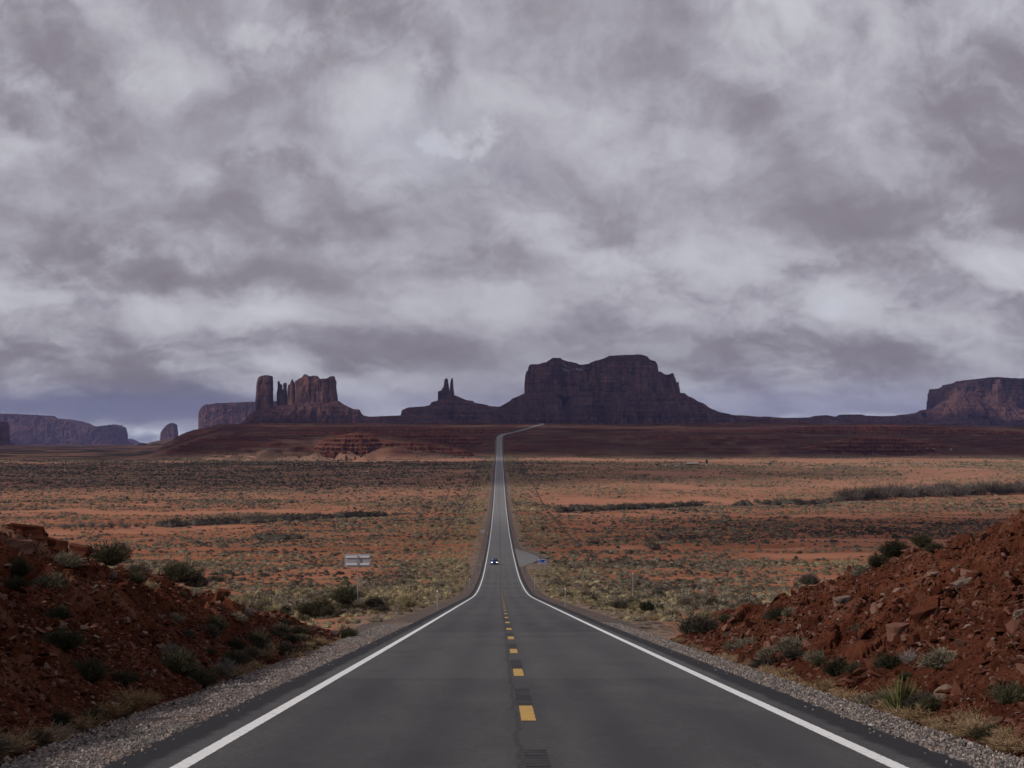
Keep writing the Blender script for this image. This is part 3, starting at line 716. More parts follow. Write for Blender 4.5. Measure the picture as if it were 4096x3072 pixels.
# ------------------------------------------------------------------ ground sheet
def build_ground():
    rows = [np.arange(-75, 10, 6.0), np.arange(10, 60, 1.0)]
    y = 60.0; r = []
    while y < 2300: r.append(y); y *= 1.0062
    while y < 3700: r.append(y); y *= 1.0012
    while y < 5200: r.append(y); y *= 1.0021
    while y < 34000: r.append(y); y *= 1.02
    rows = np.concatenate(rows + [np.array(r), [34500.0]])
    ud = np.linspace(-0.32, 0.32, 560)
    uo = np.array([.34, .37, .41, .46, .53, .62, .72, .85, 1.0])
    u = np.concatenate([-uo[::-1], ud, uo])
    Y, U = np.meshgrid(rows, u, indexing='ij')
    X = U * (Y + 82.0)
    Z = np.empty_like(X)
    for i in range(0, len(rows), 100): Z[i:i + 100] = ground(X[i:i + 100], Y[i:i + 100])
    # under the detailed banks the sheet lies lower
    xc = np.abs(X - 0.4)
    under = sst(xc, 5.4, 6.2) * (1 - sst(xc, 40, 46)) * sst(Y, 6, 9) * (1 - sst(Y, 96, 104))
    Z = Z - under * 1.2
    V = np.stack([X, Y, Z], -1).reshape(-1, 3)
    o = np_obj('ground', V, grid_faces(*X.shape), MATS['ground'], smooth=True)
    me = o.data
    xs, ys = X.ravel(), Y.ravel()
    add_attr(me, 'veg', veg_map(xs, ys)); add_attr(me, 'bare', bare_lit_map(xs, ys))
    a = xs / np.maximum(ys, 1)
    rk = sst(ys + fbm(xs / 150, ys / 150, 3, 44) * 110, 2430, 2560) * (1 - sst(ys, 9000, 12000) * 0.6) * np.maximum(sst(Z.ravel(), -33, -25), sst(ys, 4700, 5200) * 0.0)
    rk = np.maximum(rk, 0)
    bank = 0
    add_attr(me, 'rock', np.clip(rk, 0, 1))
    vx = np.abs(xs - xroad(ys)); add_attr(me, 'verge', np.clip(1.15 * np.exp(-((xs - 9) / 5.0) ** 4 - ((ys - 505) / 95.0) ** 4) + 1.15 - sst(vx + fbm(xs / 3, ys / 9, 3, 46) * 3.5, 6.0, 11.5), 0, 1) * (1 - sst(ys, 2300, 3000) * .6))
    tag(o, kind='structure')
build_ground()

# ------------------------------------------------------------------ near banks of broken red rock on both sides of the road cut
def bank_surface(x, y):
    z = np.where(np.abs(x - 0.4) > 5.0, np.maximum(hill(x, y), natural(x, y) - 1.0), zroad(y) - 0.3)
    return z
def bank_detail(x, y, left):
    xc = np.abs(x - 0.4)
    up = sst(xc, 6.4, 8.0)
    crestn = -1.75 - 0.17 * (y - 38) if left else -1.69 - 0.20 * (y - 43.7)
    zone = sst(fbm(x / 3.6, y / 5.0, 3, 81 + left), -0.12, 0.22)
    if left:
        zone = np.maximum(zone, np.exp(-((y - 40) / 9.0) ** 2) * sst(xc, 8.0, 9.5))
    else:
        zone = np.maximum(zone * 0.8, np.exp(-((y - 45) / 9.0) ** 2) * np.exp(-((xc - 9.0) / 2.2) ** 2))
    wx = x + fbm(x / 1.1, y / 1.1, 2, 83) * 0.25; wy = y + fbm(x / 1.3, y / 1.3, 2, 84) * 0.3
    f1, f2, c = voro(wx / 0.75, wy / 1.25, 85)
    crack = np.exp(-((f2 - f1) / 0.13) ** 2)
    tilt = (_h(np.floor(c * 997), np.floor(c * 313), 5) - 0.5)
    blk = (c - 0.5) * 0.62 - crack * 0.22 + tilt * (f1 - 0.4) * 0.5
    g1, g2, c2 = voro(wx / 0.27, wy / 0.38, 86)
    sm = (c2 - 0.5) * 0.16 - np.exp(-((g2 - g1) / 0.10) ** 2) * 0.05
    n = fbm(x / 0.5, y / 0.5, 3, 87) * 0.10 + fbm(x / 2.4, y / 2.4, 3, 88) * 0.22
    dz = up * (zone * blk + (0.35 + 0.65 * (1 - zone)) * sm + n)
    dz = dz + (1 - up) * n * 0.12
    return dz, c * zone + (1 - zone) * c2, zone * up
def build_bank(left):
    sgn = -1 if left else 1
    xs = np.concatenate([np.arange(4.9, 14.5, 0.055), np.arange(14.5, 22, 0.16), np.arange(22, 46, 1.0)])
    ys = np.concatenate([np.arange(7, 16, 0.3), np.arange(16, 72, 0.085), np.arange(72, 104, 0.3)])
    Y, XX = np.meshgrid(ys, xs, indexing='ij')
    X = 0.4 + sgn * XX
    Z = bank_surface(X, Y)
    dz, cell, zone = bank_detail(X, Y, left)
    fade = sst(Y, 7, 12) * (1 - sst(Y, 88, 103)) * (1 - sst(XX, 38, 45))
    Z = Z + dz * fade - 1.3 * (1 - sst(Y, 7, 10)) * 0 - sst(Y, 92, 104) * 0.8 - sst(XX, 40, 46) * 1.0
    # keep the foot below the gravel edge
    Z = np.where(XX < 5.4, zroad(Y) - 0.28, Z)
    V = np.stack([X, Y, Z], -1).reshape(-1, 3)
    fc = grid_faces(*X.shape)
    if left: fc = fc[:, ::-1]
    o = np_obj('hillside', V, fc, MATS['bank'])
    add_attr(o.data, 'cell', cell.ravel()); add_attr(o.data, 'block', zone.ravel())
    tag(o, kind='structure')
build_bank(True); build_bank(False)
def surf(x, y):
    """height of the visible ground surface at x, y (arrays)"""
    x = np.asarray(x, float); y = np.asarray(y, float)
    xc = np.abs(x - 0.4)
    inb = (y > 7) & (y < 104) & (xc > 5.0) & (xc < 45)
    z = ground(x, y)
    zb = bank_surface(x, y)
    dl = bank_detail(x, y, True)[0]; dr = bank_detail(x, y, False)[0]
    zb = zb + np.where(x < 0.4, dl, dr) * sst(y, 7, 12) * (1 - sst(y, 88, 103))
    return np.where(inb, zb, z)

# ------------------------------------------------------------------ road, shoulders, markings
ROWS = np.concatenate([np.arange(-70, 320, 2.0), np.arange(320, 1200, 6.0), np.arange(1200, 5000, 12.0)])
def strip(name, x0, x1, rows, dz, material, parent=None, nx=2, jag=None, kind='structure'):
    """ribbon following the road between lateral offsets x0..x1"""
    rows = np.asarray(rows, float)
    U = np.linspace(0, 1, nx)[None, :]
    Yc = rows[:, None] + 0 * U
    e0 = x0 + (jag[0](rows)[:, None] if jag and jag[0] else 0); e1 = x1 + (jag[1](rows)[:, None] if jag and jag[1] else 0)
    off = e0 + (e1 - e0) * U
    slope = (xroad(rows + 2) - xroad(rows - 2)) / 4.0
    nrm = 1 / np.sqrt(1 + slope ** 2)
    X = xroad(rows)[:, None] + off * nrm[:, None]
    Yv = Yc - off * (slope * nrm)[:, None]
    Z = (np.interp(rows, ROWS, zroad(ROWS)))[:, None] + dz + 0 * U
    if callable(getattr(dz, '__call__', None)): pass
    V = np.stack([X, Yv, Z], -1).reshape(-1, 3)
    o = np_obj(name, V, grid_faces(len(rows), nx), material, parent, smooth=True)
    uvl = o.data.uv_layers.new(name='uv')
    li = np.empty(len(o.data.loops), np.int32); o.data.loops.foreach_get('vertex_index', li)
    uv = np.stack([(off + 0 * Yc).ravel(), Yc.ravel()], -1)[li]
    uvl.data.foreach_set('uv', uv.astype(np.float32).ravel())
    if kind: tag(o, kind=kind)
    return o
def jagf(seed, amp, sc_): return lambda y: fbm(y / sc_, y * 0 + seed, 4, seed) * amp
rr = np.concatenate([np.arange(-70, 14, 2.0), np.arange(14, 80, 0.12), np.arange(80, 320, 1.0), np.arange(320, 1200, 6.0), np.arange(1200, 5000, 12.0)])
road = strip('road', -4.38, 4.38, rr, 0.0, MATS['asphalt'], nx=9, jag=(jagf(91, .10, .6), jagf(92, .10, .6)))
strip('edge_line', -3.69, -3.515, rr, 0.005, MATS['white_paint'], road, kind=None, jag=(jagf(93, .012, .2), jagf(94, .012, .2)))
strip('edge_line', 3.515, 3.69, rr, 0.005, MATS['white_paint'], road, kind=None, jag=(jagf(95, .012, .2), jagf(96, .012, .2)))
def dash_mesh(k, L0, L1, x0, x1, dz, material, name):
    a, b = L0 + 12.19 * k, L1 + 12.19 * k
    rows = np.unique(np.concatenate([[a, b], rr[(rr > a) & (rr < b)]]))
    return rows
def all_dashes(name, L0, L1, x0, x1, dz, material, kmax):
    Vs, Fs = [], []; n = 0
    for k in range(-6, kmax):
        a, b = L0 + 12.19 * k, L1 + 12.19 * k
        ys = np.linspace(a, b, 30 if 10 < a < 60 else 6)
        e0 = x0 + fbm(ys / .3, ys * 0 + k, 3, 7) * 0.012; e1 = x1 + fbm(ys / .3, ys * 0 + k, 3, 8) * 0.012
        zz = np.interp(ys, ROWS, zroad(ROWS)) + dz
        xr = xroad(ys)
        V = np.concatenate([np.stack([xr + e0, ys, zz], -1), np.stack([xr + e1, ys, zz], -1)])
        m = len(ys); i = np.arange(m - 1)
        Fs.append(np.stack([i, i + m, i + m + 1, i + 1], -1) + n); Vs.append(V); n += len(V)
    o = np_obj(name, np.concatenate(Vs), np.concatenate(Fs), material, road)
    return o
all_dashes('rumble_strip', 16.15, 20.9, -0.13, 0.12, 0.004, MATS['rumble'], 70)
cl = all_dashes('centre_line', 13.05, 16.15, -0.10, 0.10, 0.008, MATS['yellow_paint'], 250)
# shoulders of grey gravel
def sh(side, name):
    if side < 0:
        o = strip(name, -5.75, -4.2, rr, -0.035, MATS['gravel'], nx=4, jag=(lambda y: fbm(y / 3.0, y * 0 + 4, 4, 97) * .35 - sst(y, 66, 90) * 1.3 + sst(y, 140, 220) * 0.9 - sst(y, 800, 1200) * 0.6, None))
    else:
        o = strip(name, 4.2, 5.1, rr, -0.035, MATS['gravel'], nx=4, jag=(None, lambda y: fbm(y / 3.0, y * 0 + 9, 4, 98) * .35 + sst(y, 60, 90) * 0.9 + sst(y, 600, 1200) * 1.0))
    # shoulders fall away slightly
    me = o.data; co = np.empty(len(me.vertices) * 3, np.float32); me.vertices.foreach_get('co', co); co = co.reshape(-1, 3)
    d = np.abs(co[:, 0] - xroad(co[:, 1])); co[:, 2] -= np.clip(d - 4.2, 0, 4) * 0.055
    me.vertices.foreach_set('co', co.ravel()); me.update()
sh(-1, 'shoulder'); sh(1, 'shoulder')
# paved turnout on the far right side of the dip
def turnout():
    rows = np.linspace(425, 588, 34)
    w = np.interp(rows, [425, 440, 455, 470, 500, 520, 540, 560, 580, 588], [4.3, 4.8, 6.4, 8.3, 10.6, 10.2, 8.6, 6.6, 4.9, 4.3])
    Vs = []
    for i, y in enumerate(rows):
        for k in range(5): Vs.append((xroad(y) + 4.1 + (w[i] - 4.1) * k / 4, y, float(np.interp(y, ROWS, zroad(ROWS))) - 0.005 - 0.02 * k))
    o = np_obj('turnout', Vs, grid_faces(34, 5), None, smooth=True)
    uvl = o.data.uv_layers.new(name='uv')
    def fn(t, bs):
        pos = t.n.new('ShaderNodeNewGeometry').outputs['Position']
        t.put(bs.inputs['Base Color'], t.mix(t.noise(pos, 1.5, 6, 0.7), (.10, .095, .092), (.15, .14, .135)))
    o.data.materials.append(mat('old_asphalt', fn)); tag(o, kind='structure')
    Vs = []
    for i, y in enumerate(np.linspace(430, 595, 34)):
        for k in range(3): Vs.append((xroad(y) + 4.1 + (w[i] - 4.1 + 1.6) * k / 2, y, float(zroad(y)) - 0.06 - 0.08 * k))
    o = np_obj('turnout_verge', Vs, grid_faces(34, 3), MATS['gravel'], smooth=True); tag(o, kind='structure')
    # black tar rim
    Vs = []
    for i, y in enumerate(rows):
        for k in (0, 1): Vs.append((xroad(y) + w[i] - 0.05 + 0.32 * k, y + (0.0), float(np.interp(y, ROWS, zroad(ROWS))) - 0.075))
    o = np_obj('turnout_edge', Vs, grid_faces(34, 2), MATS['black'], smooth=True); tag(o, kind='structure')
turnout()

# ------------------------------------------------------------------ buttes and mesas
def superell(th, k=0.55):
    c, s = np.cos(th), np.sin(th)
    return np.sign(c) * np.abs(c) ** k, np.sign(s) * np.abs(s) ** k
def cliff(name, parent, D, depth, top, left, right, base_py, material=None, nth=None, nz=34, flute=7.0, seed=0, k=0.55, cap=True, ledge=0.4, wide=1.0):
    """rock block: top = skyline points (px, py), left/right = flank points (px, py) from top to bottom; all in photo pixels at distance D"""
    sgn = 1740.0
    def cv(pts):
        w = P2W([p[0] for p in pts], [p[1] for p in pts], [D] * len(pts)); return w[:, 0], w[:, 2]
    tx, tz = cv(top); lx, lz = cv(left); rx, rz = cv(right)
    zb = P2W([2000], [base_py], [D])[0][2]
    o = np.argsort(lz); lx, lz = lx[o], lz[o]; o = np.argsort(rz); rx, rz = rx[o], rz[o]
    xl, xr = tx[0], tx[-1]; cx, hw, hd = (xl + xr) / 2, (xr - xl) / 2, depth / 2
    per = 2 * (2 * hw + depth); nth = nth or int(np.clip(per / 3.5, 40, 700))
    # parameterise evenly along the perimeter
    tt = np.linspace(0, 2 * np.pi, 4000); c, s = superell(tt, k); L = np.concatenate([[0], np.cumsum(np.hypot(np.diff(c * hw), np.diff(s * hd)))])
    th = np.interp(np.linspace(0, L[-1], nth, endpoint=False), L, tt); arc = np.linspace(0, L[-1], nth, endpoint=False)
    c, s = superell(th, k)
    zt = np.interp(cx + hw * c, tx, tz)
    if hw > 60: zt = zt + fbm((cx + hw * c) / (hw * .09), c * 0 + seed, 3, 170 + seed) * min(5.0, hw * .03)
    v = np.linspace(0, 1, nz)[:, None]
    z = zb + v * (zt[None, :] - zb)
    XL = np.interp(z, lz, lx); XR = np.interp(z, rz, rx)
    mid_ = (XL + XR) / 2; XL = mid_ + (XL - mid_) * wide; XR = mid_ + (XR - mid_) * wide
    c_ = c[None, :]; s_ = s[None, :]
    x = (XL + XR) / 2 + (XR - XL) / 2 * c_
    y = D + hd * s_ * (1 + 0.10 * (1 - v))
    nx = c_ / hw; ny = s_ / hd; nn = np.hypot(nx, ny); nx, ny = nx / nn, ny / nn
    A = arc[None, :] + 0 * z
    sc0 = np.clip(hw / 90.0, .35, 2.2); Aw = A + 14 * sc0 * fbm(z / 45.0, A / 90.0, 3, 160 + seed)
    fl = np.abs(fbm(Aw / (70.0 * sc0) + seed, z / 300.0, 4, 100 + seed)) * 1.7 + 0.35 * np.abs(fbm(Aw / 15.0, z / 90.0, 3, 120 + seed)) + ledge * .35 * vnoise(A / 60.0, z / 9.0, 130 + seed)
    led = (fbm(z / 16.0, A / 400.0, 3, 140 + seed)) * 0.35 * ledge
    d = flute * np.clip(fl + led, 0, 2) * (0.35 + 0.65 * np.abs(s_))
    x = x - nx * d * 0.5; y = y - ny * d
    rings_x = [x]; rings_y = [y]; rings_z = [z]
    for r in (0.96, 0.85, 0.65, 0.42, 0.2, 0.04):
        xx = cx + (x[-1] - cx) * r; yy = D + (y[-1] - D) * r
        zz = np.interp(cx + hw * c * r, tx, tz) - np.abs(fbm(xx / 30, yy / 30, 3, 150 + seed)) * 3 * (1 - abs(s)) * (r < 0.9)
        rings_x.append(xx[None]); rings_y.append(yy[None]); rings_z.append(zz[None])
    X = np.concatenate(rings_x); Y = np.concatenate(rings_y); Z = np.concatenate(rings_z)
    V = np.stack([X, Y, Z], -1).reshape(-1, 3)
    fc = grid_faces(X.shape[0], nth, wrap=True)
    # close the top
    ob = np_obj(name, V, fc, material or MATS['cliff'], parent, smooth=False)
    bm = bmesh.new(); bm.from_mesh(ob.data); bm.verts.ensure_lookup_table()
    n0 = (X.shape[0] - 1) * nth
    try: bm.faces.new([bm.verts[n0 + i] for i in range(nth)])
    except Exception: pass
    bmesh.ops.recalc_face_normals(bm, faces=bm.faces); bm.to_mesh(ob.data); bm.free()
    return ob
def talus(name, parent, D, halfdepth, ridge, slope=0.55, front=700, back=300, seed=0, step=7.0, floor_z=None, terr=0.6, material=None, st=24.0, ns=1.0):
    w = P2W([p[0] for p in ridge], [p[1] for p in ridge], [D] * len(ridge))
    rx, rz = w[:, 0], w[:, 2]
    xs = np.arange(rx[0], rx[-1], step); ys = np.concatenate([np.arange(D - front, D + back, step * 1.1)])
    Y, X = np.meshgrid(ys, xs, indexing='ij')
    S = np.interp(X, rx, rz)
    gul = np.abs(fbm(X / 55.0 / ns, Y / 400.0 / ns, 4, 200 + seed))
    dd = np.maximum(0, np.abs(Y - D) - halfdepth * (1 + 0.9 * fbm(X / 120 / ns, Y * 0, 3, 210 + seed)))
    z = S - slope * dd * (0.75 + 1.3 * gul) + ns * 9 * fbm(X / 60 / ns, Y / 60 / ns, 4, 220 + seed) * sst(dd, 0, 60 * ns)
    zz = z + fbm(X / 150 / ns, Y / 150 / ns, 3, 230 + seed) * st * .22; kk = np.floor(zz / st); f = zz / st - kk
    z = z + terr * st * (f * 0.25 + 0.75 * sst(f, 0.72, 0.95) - f) * sst(dd, 0, 30 * ns)
    z = z + fbm(X / 14 / ns, Y / 14 / ns, 3, 240 + seed) * 1.6 * ns
    if floor_z is not None: z = np.maximum(z, floor_z)
    V = np.stack([X, Y, z], -1).reshape(-1, 3)
    return np_obj(name, V, grid_faces(*X.shape), material or MATS['talus'], parent, smooth=False)

def butte(label, cat, D, px, py, name='butte'):
    p = P2W([px], [py], [D])[0]
    return empty(name, (0, 0, 0), 0, label, cat)
# all pieces are built in world coordinates; the Empty is moved to the base afterwards
def settle(e, D, px, py):
    p = Vector(P2W([px], [py], [D])[0])
    e.location = p
    for ch in list(e.children): ch.location = -p
# castle group
b1 = butte('castle-shaped butte with a detached square tower and thin spires', 'butte', 9500, 1240, 1690)
Dc = 9500
cv = lambda pts, ox, oy, k: [(ox + a * k, oy + b * k) for a, b in pts]
c5 = lambda pts: cv(pts, 980, 1470, 0.226)
cliff('tower', b1, Dc, 95, c5([(222, 240), (238, 178), (262, 165), (300, 150), (345, 143), (390, 138), (430, 142), (470, 148), (487, 170)]), c5([(238, 178), (222, 240), (207, 300), (205, 400), (196, 500), (190, 600), (198, 760), (196, 800)]), c5([(487, 170), (492, 250), (495, 400), (491, 455), (493, 520), (496, 650), (500, 800)]), 1470 + 790 * .226, seed=1, k=0.5)
cliff('spire', b1, Dc, 26, c5([(584, 270), (588, 246), (600, 240), (611, 246), (620, 285), (630, 296), (648, 302), (655, 330)]), c5([(584, 270), (585, 380), (573, 440), (572, 560), (578, 720)]), c5([(655, 330), (654, 380), (670, 392), (680, 420), (676, 560), (690, 720)]), 1470 + 730 * .226, seed=2, nth=60, flute=.7, wide=1.22, k=.8)
cliff('spire', b1, Dc + 10, 22, c5([(680, 310), (684, 288), (698, 273), (727, 270), (733, 290)]), c5([(680, 310), (684, 380), (682, 520), (684, 720)]), c5([(733, 290), (735, 330), (730, 350), (738, 420), (743, 540), (746, 720)]), 1470 + 730 * .226, seed=3, nth=60, flute=.7, wide=1.22, k=.8)
cliff('spire', b1, Dc, 20, c5([(764, 340), (772, 312), (790, 297), (806, 300), (812, 312)]), c5([(764, 340), (758, 380), (757, 560), (762, 720)]), c5([(812, 312), (800, 340), (806, 360), (812, 400), (820, 720)]), 1470 + 730 * .226, seed=4, nth=50, flute=.7, wide=1.25, k=.8)
cliff('spire', b1, Dc - 6, 30, c5([(808, 300), (812, 262), (827, 242), (825, 214), (849, 212), (845, 236), (864, 256), (876, 300)]), c5([(808, 300), (806, 400), (800, 560), (800, 720)]), c5([(876, 300), (880, 400), (886, 520), (900, 720)]), 1470 + 730 * .226, seed=5, nth=60, flute=.7, wide=1.22, k=.8)
cliff('cliff', b1, Dc, 120, c5([(887, 244), (900, 235), (935, 242), (950, 205), (1048, 178), (1052, 122), (1085, 123), (1105, 155), (1170, 170), (1180, 155), (1230, 150), (1280, 153), (1305, 206), (1360, 212), (1375, 202), (1440, 200), (1450, 213), (1475, 206), (1490, 186), (1530, 161), (1585, 156), (1603, 200)]), c5([(887, 244), (886, 400), (884, 520), (870, 740)]), c5([(1603, 200), (1624, 250), (1618, 350), (1630, 460), (1645, 590), (1660, 740)]), 1470 + 740 * .226, seed=6, flute=13)
talus('talus_slope', b1, Dc, 45, [(800, 1790), (880, 1760), (960, 1730), (985, 1712), (989, 1673), (1003, 1660), (1025, 1645), (1100, 1625), (1352, 1603), (1371, 1617), (1394, 1628), (1410, 1636), (1440, 1639), (1443, 1651), (1455, 1663), (1480, 1667), (1560, 1664), (1620, 1662), (1760, 1668), (1900, 1700)], 0.42, 560, 160, seed=1)
settle(b1, Dc, 1240, 1690)
# spires on a stepped mound
b2 = butte('small butte with two needle spires, between the castle butte and the largest mesa', 'butte', 9700, 1800, 1690)
c2_ = lambda pts: cv(pts, 1300, 1350, 0.633)
Dt = 9800
cliff('spire', b2, Dt, 46, c2_([(713, 345), (720, 338), (735, 336), (741, 320), (751, 310), (755, 268), (767, 257), (777, 264), (782, 300)]), c2_([(713, 345), (713, 385), (712, 410)]), c2_([(782, 300), (785, 320), (790, 360), (795, 410)]), 1350 + 405 * .633, seed=12, nth=90, flute=4, k=.7)
cliff('spire', b2, Dt, 26, c2_([(792, 282), (798, 262), (802, 255), (807, 256), (809, 268)]), c2_([(792, 282), (787, 330), (784, 410)]), c2_([(809, 268), (812, 310), (818, 360), (826, 410)]), 1350 + 400 * .633, seed=13, nth=60, flute=3, k=.8)
talus('talus_slope', b2, Dt, 30, [(1560, 1668), (1604, 1664), (1607, 1642), (1632, 1630), (1705, 1625), (1724, 1619), (1726, 1609), (1750, 1603), (1820, 1581), (1850, 1594), (1866, 1601), (1893, 1604), (1898, 1611), (1945, 1619), (1960, 1625), (2020, 1628), (2120, 1650), (2250, 1690)], 0.40, 560, 160, seed=2)
settle(b2, Dt, 1800, 1690)
# the big mesa
b3 = butte('largest flat-topped dark mesa standing where the road meets the skyline', 'mesa', 9000, 2420, 1690, name='mesa')
Db = 9000
c6 = lambda pts: cv(pts, 2080, 1400, 0.3165)
cliff('cliff', b3, Db, 420, c6([(100, 232), (105, 208), (125, 198), (210, 195), (300, 178), (480, 176), (690, 186), (730, 205), (830, 196), (900, 180), (1050, 168), (1300, 160), (1690, 160), (1735, 212)]), c6([(100, 232), (98, 260), (80, 272), (65, 320), (56, 440), (54, 560), (40, 640)]), c6([(1735, 212), (1745, 282), (1790, 330), (1820, 420), (1860, 640)]), 1400 + 600 * .3165, seed=21, flute=22, nz=44)
cliff('cliff', b3, Db + 20, 260, c6([(1700, 285), (1745, 283), (1800, 320), (1878, 320), (1888, 303), (1914, 305), (1938, 360), (1962, 400)]), c6([(1700, 285), (1690, 640)]), c6([(1962, 400), (1985, 430), (2008, 500), (2018, 560), (2030, 640)]), 1400 + 600 * .3165, seed=22, flute=12)
cliff('spire', b3, Db, 34, c6([(1984, 430), (1996, 400), (2001, 397), (2006, 420)]), c6([(1984, 430), (1975, 600)]), c6([(2006, 420), (2019, 500), (2021, 600)]), 1400 + 590 * .3165, seed=23, nth=50, flute=3, k=.8)
cliff('cap_rock', b3, Db + 60, 200, c6([(300, 178), (340, 150), (382, 124), (400, 108), (510, 110), (520, 128), (600, 155), (662, 160), (690, 190)]), c6([(300, 178), (290, 230)]), c6([(690, 190), (700, 230)]), 1400 + 205 * .3165, seed=24, flute=5, nz=12, material=MATS['talus'])
cliff('cap_rock', b3, Db + 60, 260, c6([(830, 196), (900, 160), (1050, 117), (1110, 86), (1240, 80), (1350, 76), (1500, 70), (1590, 94), (1602, 126), (1690, 155), (1730, 205)]), c6([(830, 196), (820, 230)]), c6([(1730, 205), (1740, 230)]), 1400 + 215 * .3165, seed=25, flute=5, nz=12, material=MATS['talus'])
talus('talus_slope', b3, Db, 225, [(1900, 1690), (1960, 1650), (2000, 1628), (2040, 1606), (2041, 1600), (2070, 1590), (2100, 1574), (2718, 1576), (2732, 1587), (2745, 1593), (2776, 1610), (2800, 1622), (2857, 1647), (2904, 1661), (3006, 1671), (3141, 1674), (3250, 1700)], 0.46, 760, 260, seed=3)
for _ in range(34):
    px = random.choice([random.gauss(2262, 5), random.gauss(2300, 18), random.gauss(2310, 14)]); py = 1400 + .3165 * (random.uniform(180, 268) if px < 2270 else random.uniform(236, 266))
    p = P2W([px], [py], [Db - 212])[0]; w = random.uniform(1.0, 2.6)
    MB().prism([(p[0] - w, p[2] - .5), (p[0] - w * .3, p[2] - 1.1), (p[0] + w, p[2] - .4), (p[0] + w * .6, p[2] + .5), (p[0] - w * .5, p[2] + .6)], 'y', p[1] - 6, p[1] + 5).build('snow_patch', MATS['snow'], b3)
settle(b3, Db, 2420, 1690)
# mesa behind the castle
b4 = butte('flat-topped mesa with sheer pale walls standing behind the square tower', 'mesa', 19000, 950, 1740, name='mesa')
c1 = lambda pts: cv(pts, 0, 1400, 0.633)
cliff('cliff', b4, 19000, 700, c1([(1265, 405), (1272, 395), (1310, 352), (1330, 348), (1400, 340), (1600, 331), (1750, 326), (1900, 330)]), c1([(1265, 405), (1264, 460), (1262, 545)]), c1([(1900, 330), (1900, 560)]), 1400 + 560 * .633, seed=31, flute=26, nz=30)
talus('talus_slope', b4, 19000, 270, [(700, 1790), (738, 1770), (760, 1760), (798, 1738), (1000, 1735), (1200, 1745)], 0.42, 600, 300, seed=4, step=11)
settle(b4, 19000, 950, 1745)
# far left mesa range
b5 = butte('long low hazy blue mesa stepping down along the left skyline', 'mesa', 24000, 250, 1785, name='mesa')
cliff('cliff', b5, 24000, 1000, c1([(-260, 395), (0, 402), (160, 407), (290, 415), (310, 430), (400, 438), (470, 450), (520, 465), (560, 485), (600, 495), (640, 486), (700, 478), (730, 473), (785, 497)]), c1([(-260, 395), (-260, 620)]), c1([(785, 497), (793, 530), (797, 620)]), 1400 + 610 * .633, seed=32, flute=30, nz=26, material=MATS['cliff'])
cliff('cap_rock', b5, 24100, 120, c1([(684, 484), (700, 476), (716, 470), (738, 471), (760, 484)]), c1([(684, 484), (680, 500)]), c1([(760, 484), (765, 500)]), 1400 + 492 * .633, seed=33, flute=3, nz=8, nth=60)
talus('talus_slope', b5, 24000, 420, [(-200, 1745), (0, 1750), (200, 1752), (480, 1756), (503, 1768), (520, 1780), (535, 1790)], 0.20, 1300, 300, seed=5, step=16)
settle(b5, 24000, 250, 1785)
b6 = butte('lone narrow hazy butte with a slanted top standing alone on the left skyline', 'butte', 21500, 675, 1780)
cliff('cliff', b6, 21500, 150, c1([(1016, 525), (1030, 506), (1060, 474), (1078, 464), (1092, 461), (1108, 468), (1119, 476)]), c1([(1016, 525), (1012, 560), (1006, 600)]), c1([(1119, 476), (1122, 510), (1127, 550), (1132, 600)]), 1400 + 595 * .633, seed=34, flute=10, nz=24, nth=160)
talus('talus_slope', b6, 21500, 60, [(620, 1783), (632, 1776), (640, 1768), (712, 1766), (722, 1773), (745, 1783)], 0.35, 300, 150, seed=6, step=10)
settle(b6, 21500, 675, 1780)
b7 = butte('dark sliver of a nearer butte cut off by the left edge of the picture', 'butte', 15000, 20, 1800)
cliff('cliff', b7, 15000, 160, [(-180, 1686), (0, 1687), (22, 1688), (32, 1692)], [(-180, 1686), (-180, 1800)], [(32, 1692), (36, 1730), (40, 1800)], 1795, seed=35, flute=12, nz=26)
talus('talus_slope', b7, 15000, 85, [(-200, 1780), (38, 1772), (62, 1786), (90, 1803)], 0.4, 300, 150, seed=7, step=10)
settle(b7, 15000, 20, 1800)
h1 = butte('distant blue mountain far beyond the gap right of the left mesa', 'mountain', 32000, 560, 1780, name='mountain')
talus('mountain_ridge', h1, 32000, 200, [(480, 1790), (503, 1758), (512, 1754), (522, 1755), (545, 1768), (565, 1774), (600, 1774), (640, 1776), (735, 1772), (745, 1770), (760, 1773), (800, 1790)], 0.25, 900, 300, seed=8, step=40, terr=0)
settle(h1, 32000, 560, 1785)
# right-hand mesa with a pinnacle and stepped apron
b8 = butte('wide stepped mesa at the right edge with a pinnacle standing before its wall', 'mesa', 12500, 3900, 1700, name='mesa')
c7 = lambda pts: cv(pts, 3300, 1480, 0.3599)
cliff('cliff', b8, 12500, 700, c7([(1186, 310), (1200, 282), (1245, 240), (1247, 207), (1320, 200), (1410, 190), (1416, 160), (1480, 145), (1565, 135), (1570, 113), (1700, 97), (1790, 95), (1880, 104), (1960, 108), (2100, 115), (2180, 108), (2220, 88), (2320, 80), (2600, 90)]), c7([(1186, 310), (1182, 330), (1180, 440), (1178, 520)]), c7([(2600, 90), (2600, 520)]), 1480 + 490 * .3599, seed=41, flute=30, nz=40)
cliff('spire', b8, 12000, 110, c7([(1870, 175), (1878, 155), (1908, 158), (1912, 110), (1932, 100), (1950, 106), (1956, 130), (1962, 190)]), c7([(1870, 175), (1862, 280), (1850, 380)]), c7([(1962, 190), (1968, 300), (1976, 380)]), 1480 + 370 * .3599, seed=42, flute=8, nth=140, k=.7)
talus('talus_slope', b8, 12000, 25, cv([(1500, 470), (1620, 450), (1800, 390), (1850, 345), (1975, 345), (2060, 370), (2180, 440), (2300, 470)], 3300, 1480, .3599), 0.5, 330, 330, seed=9, step=9)
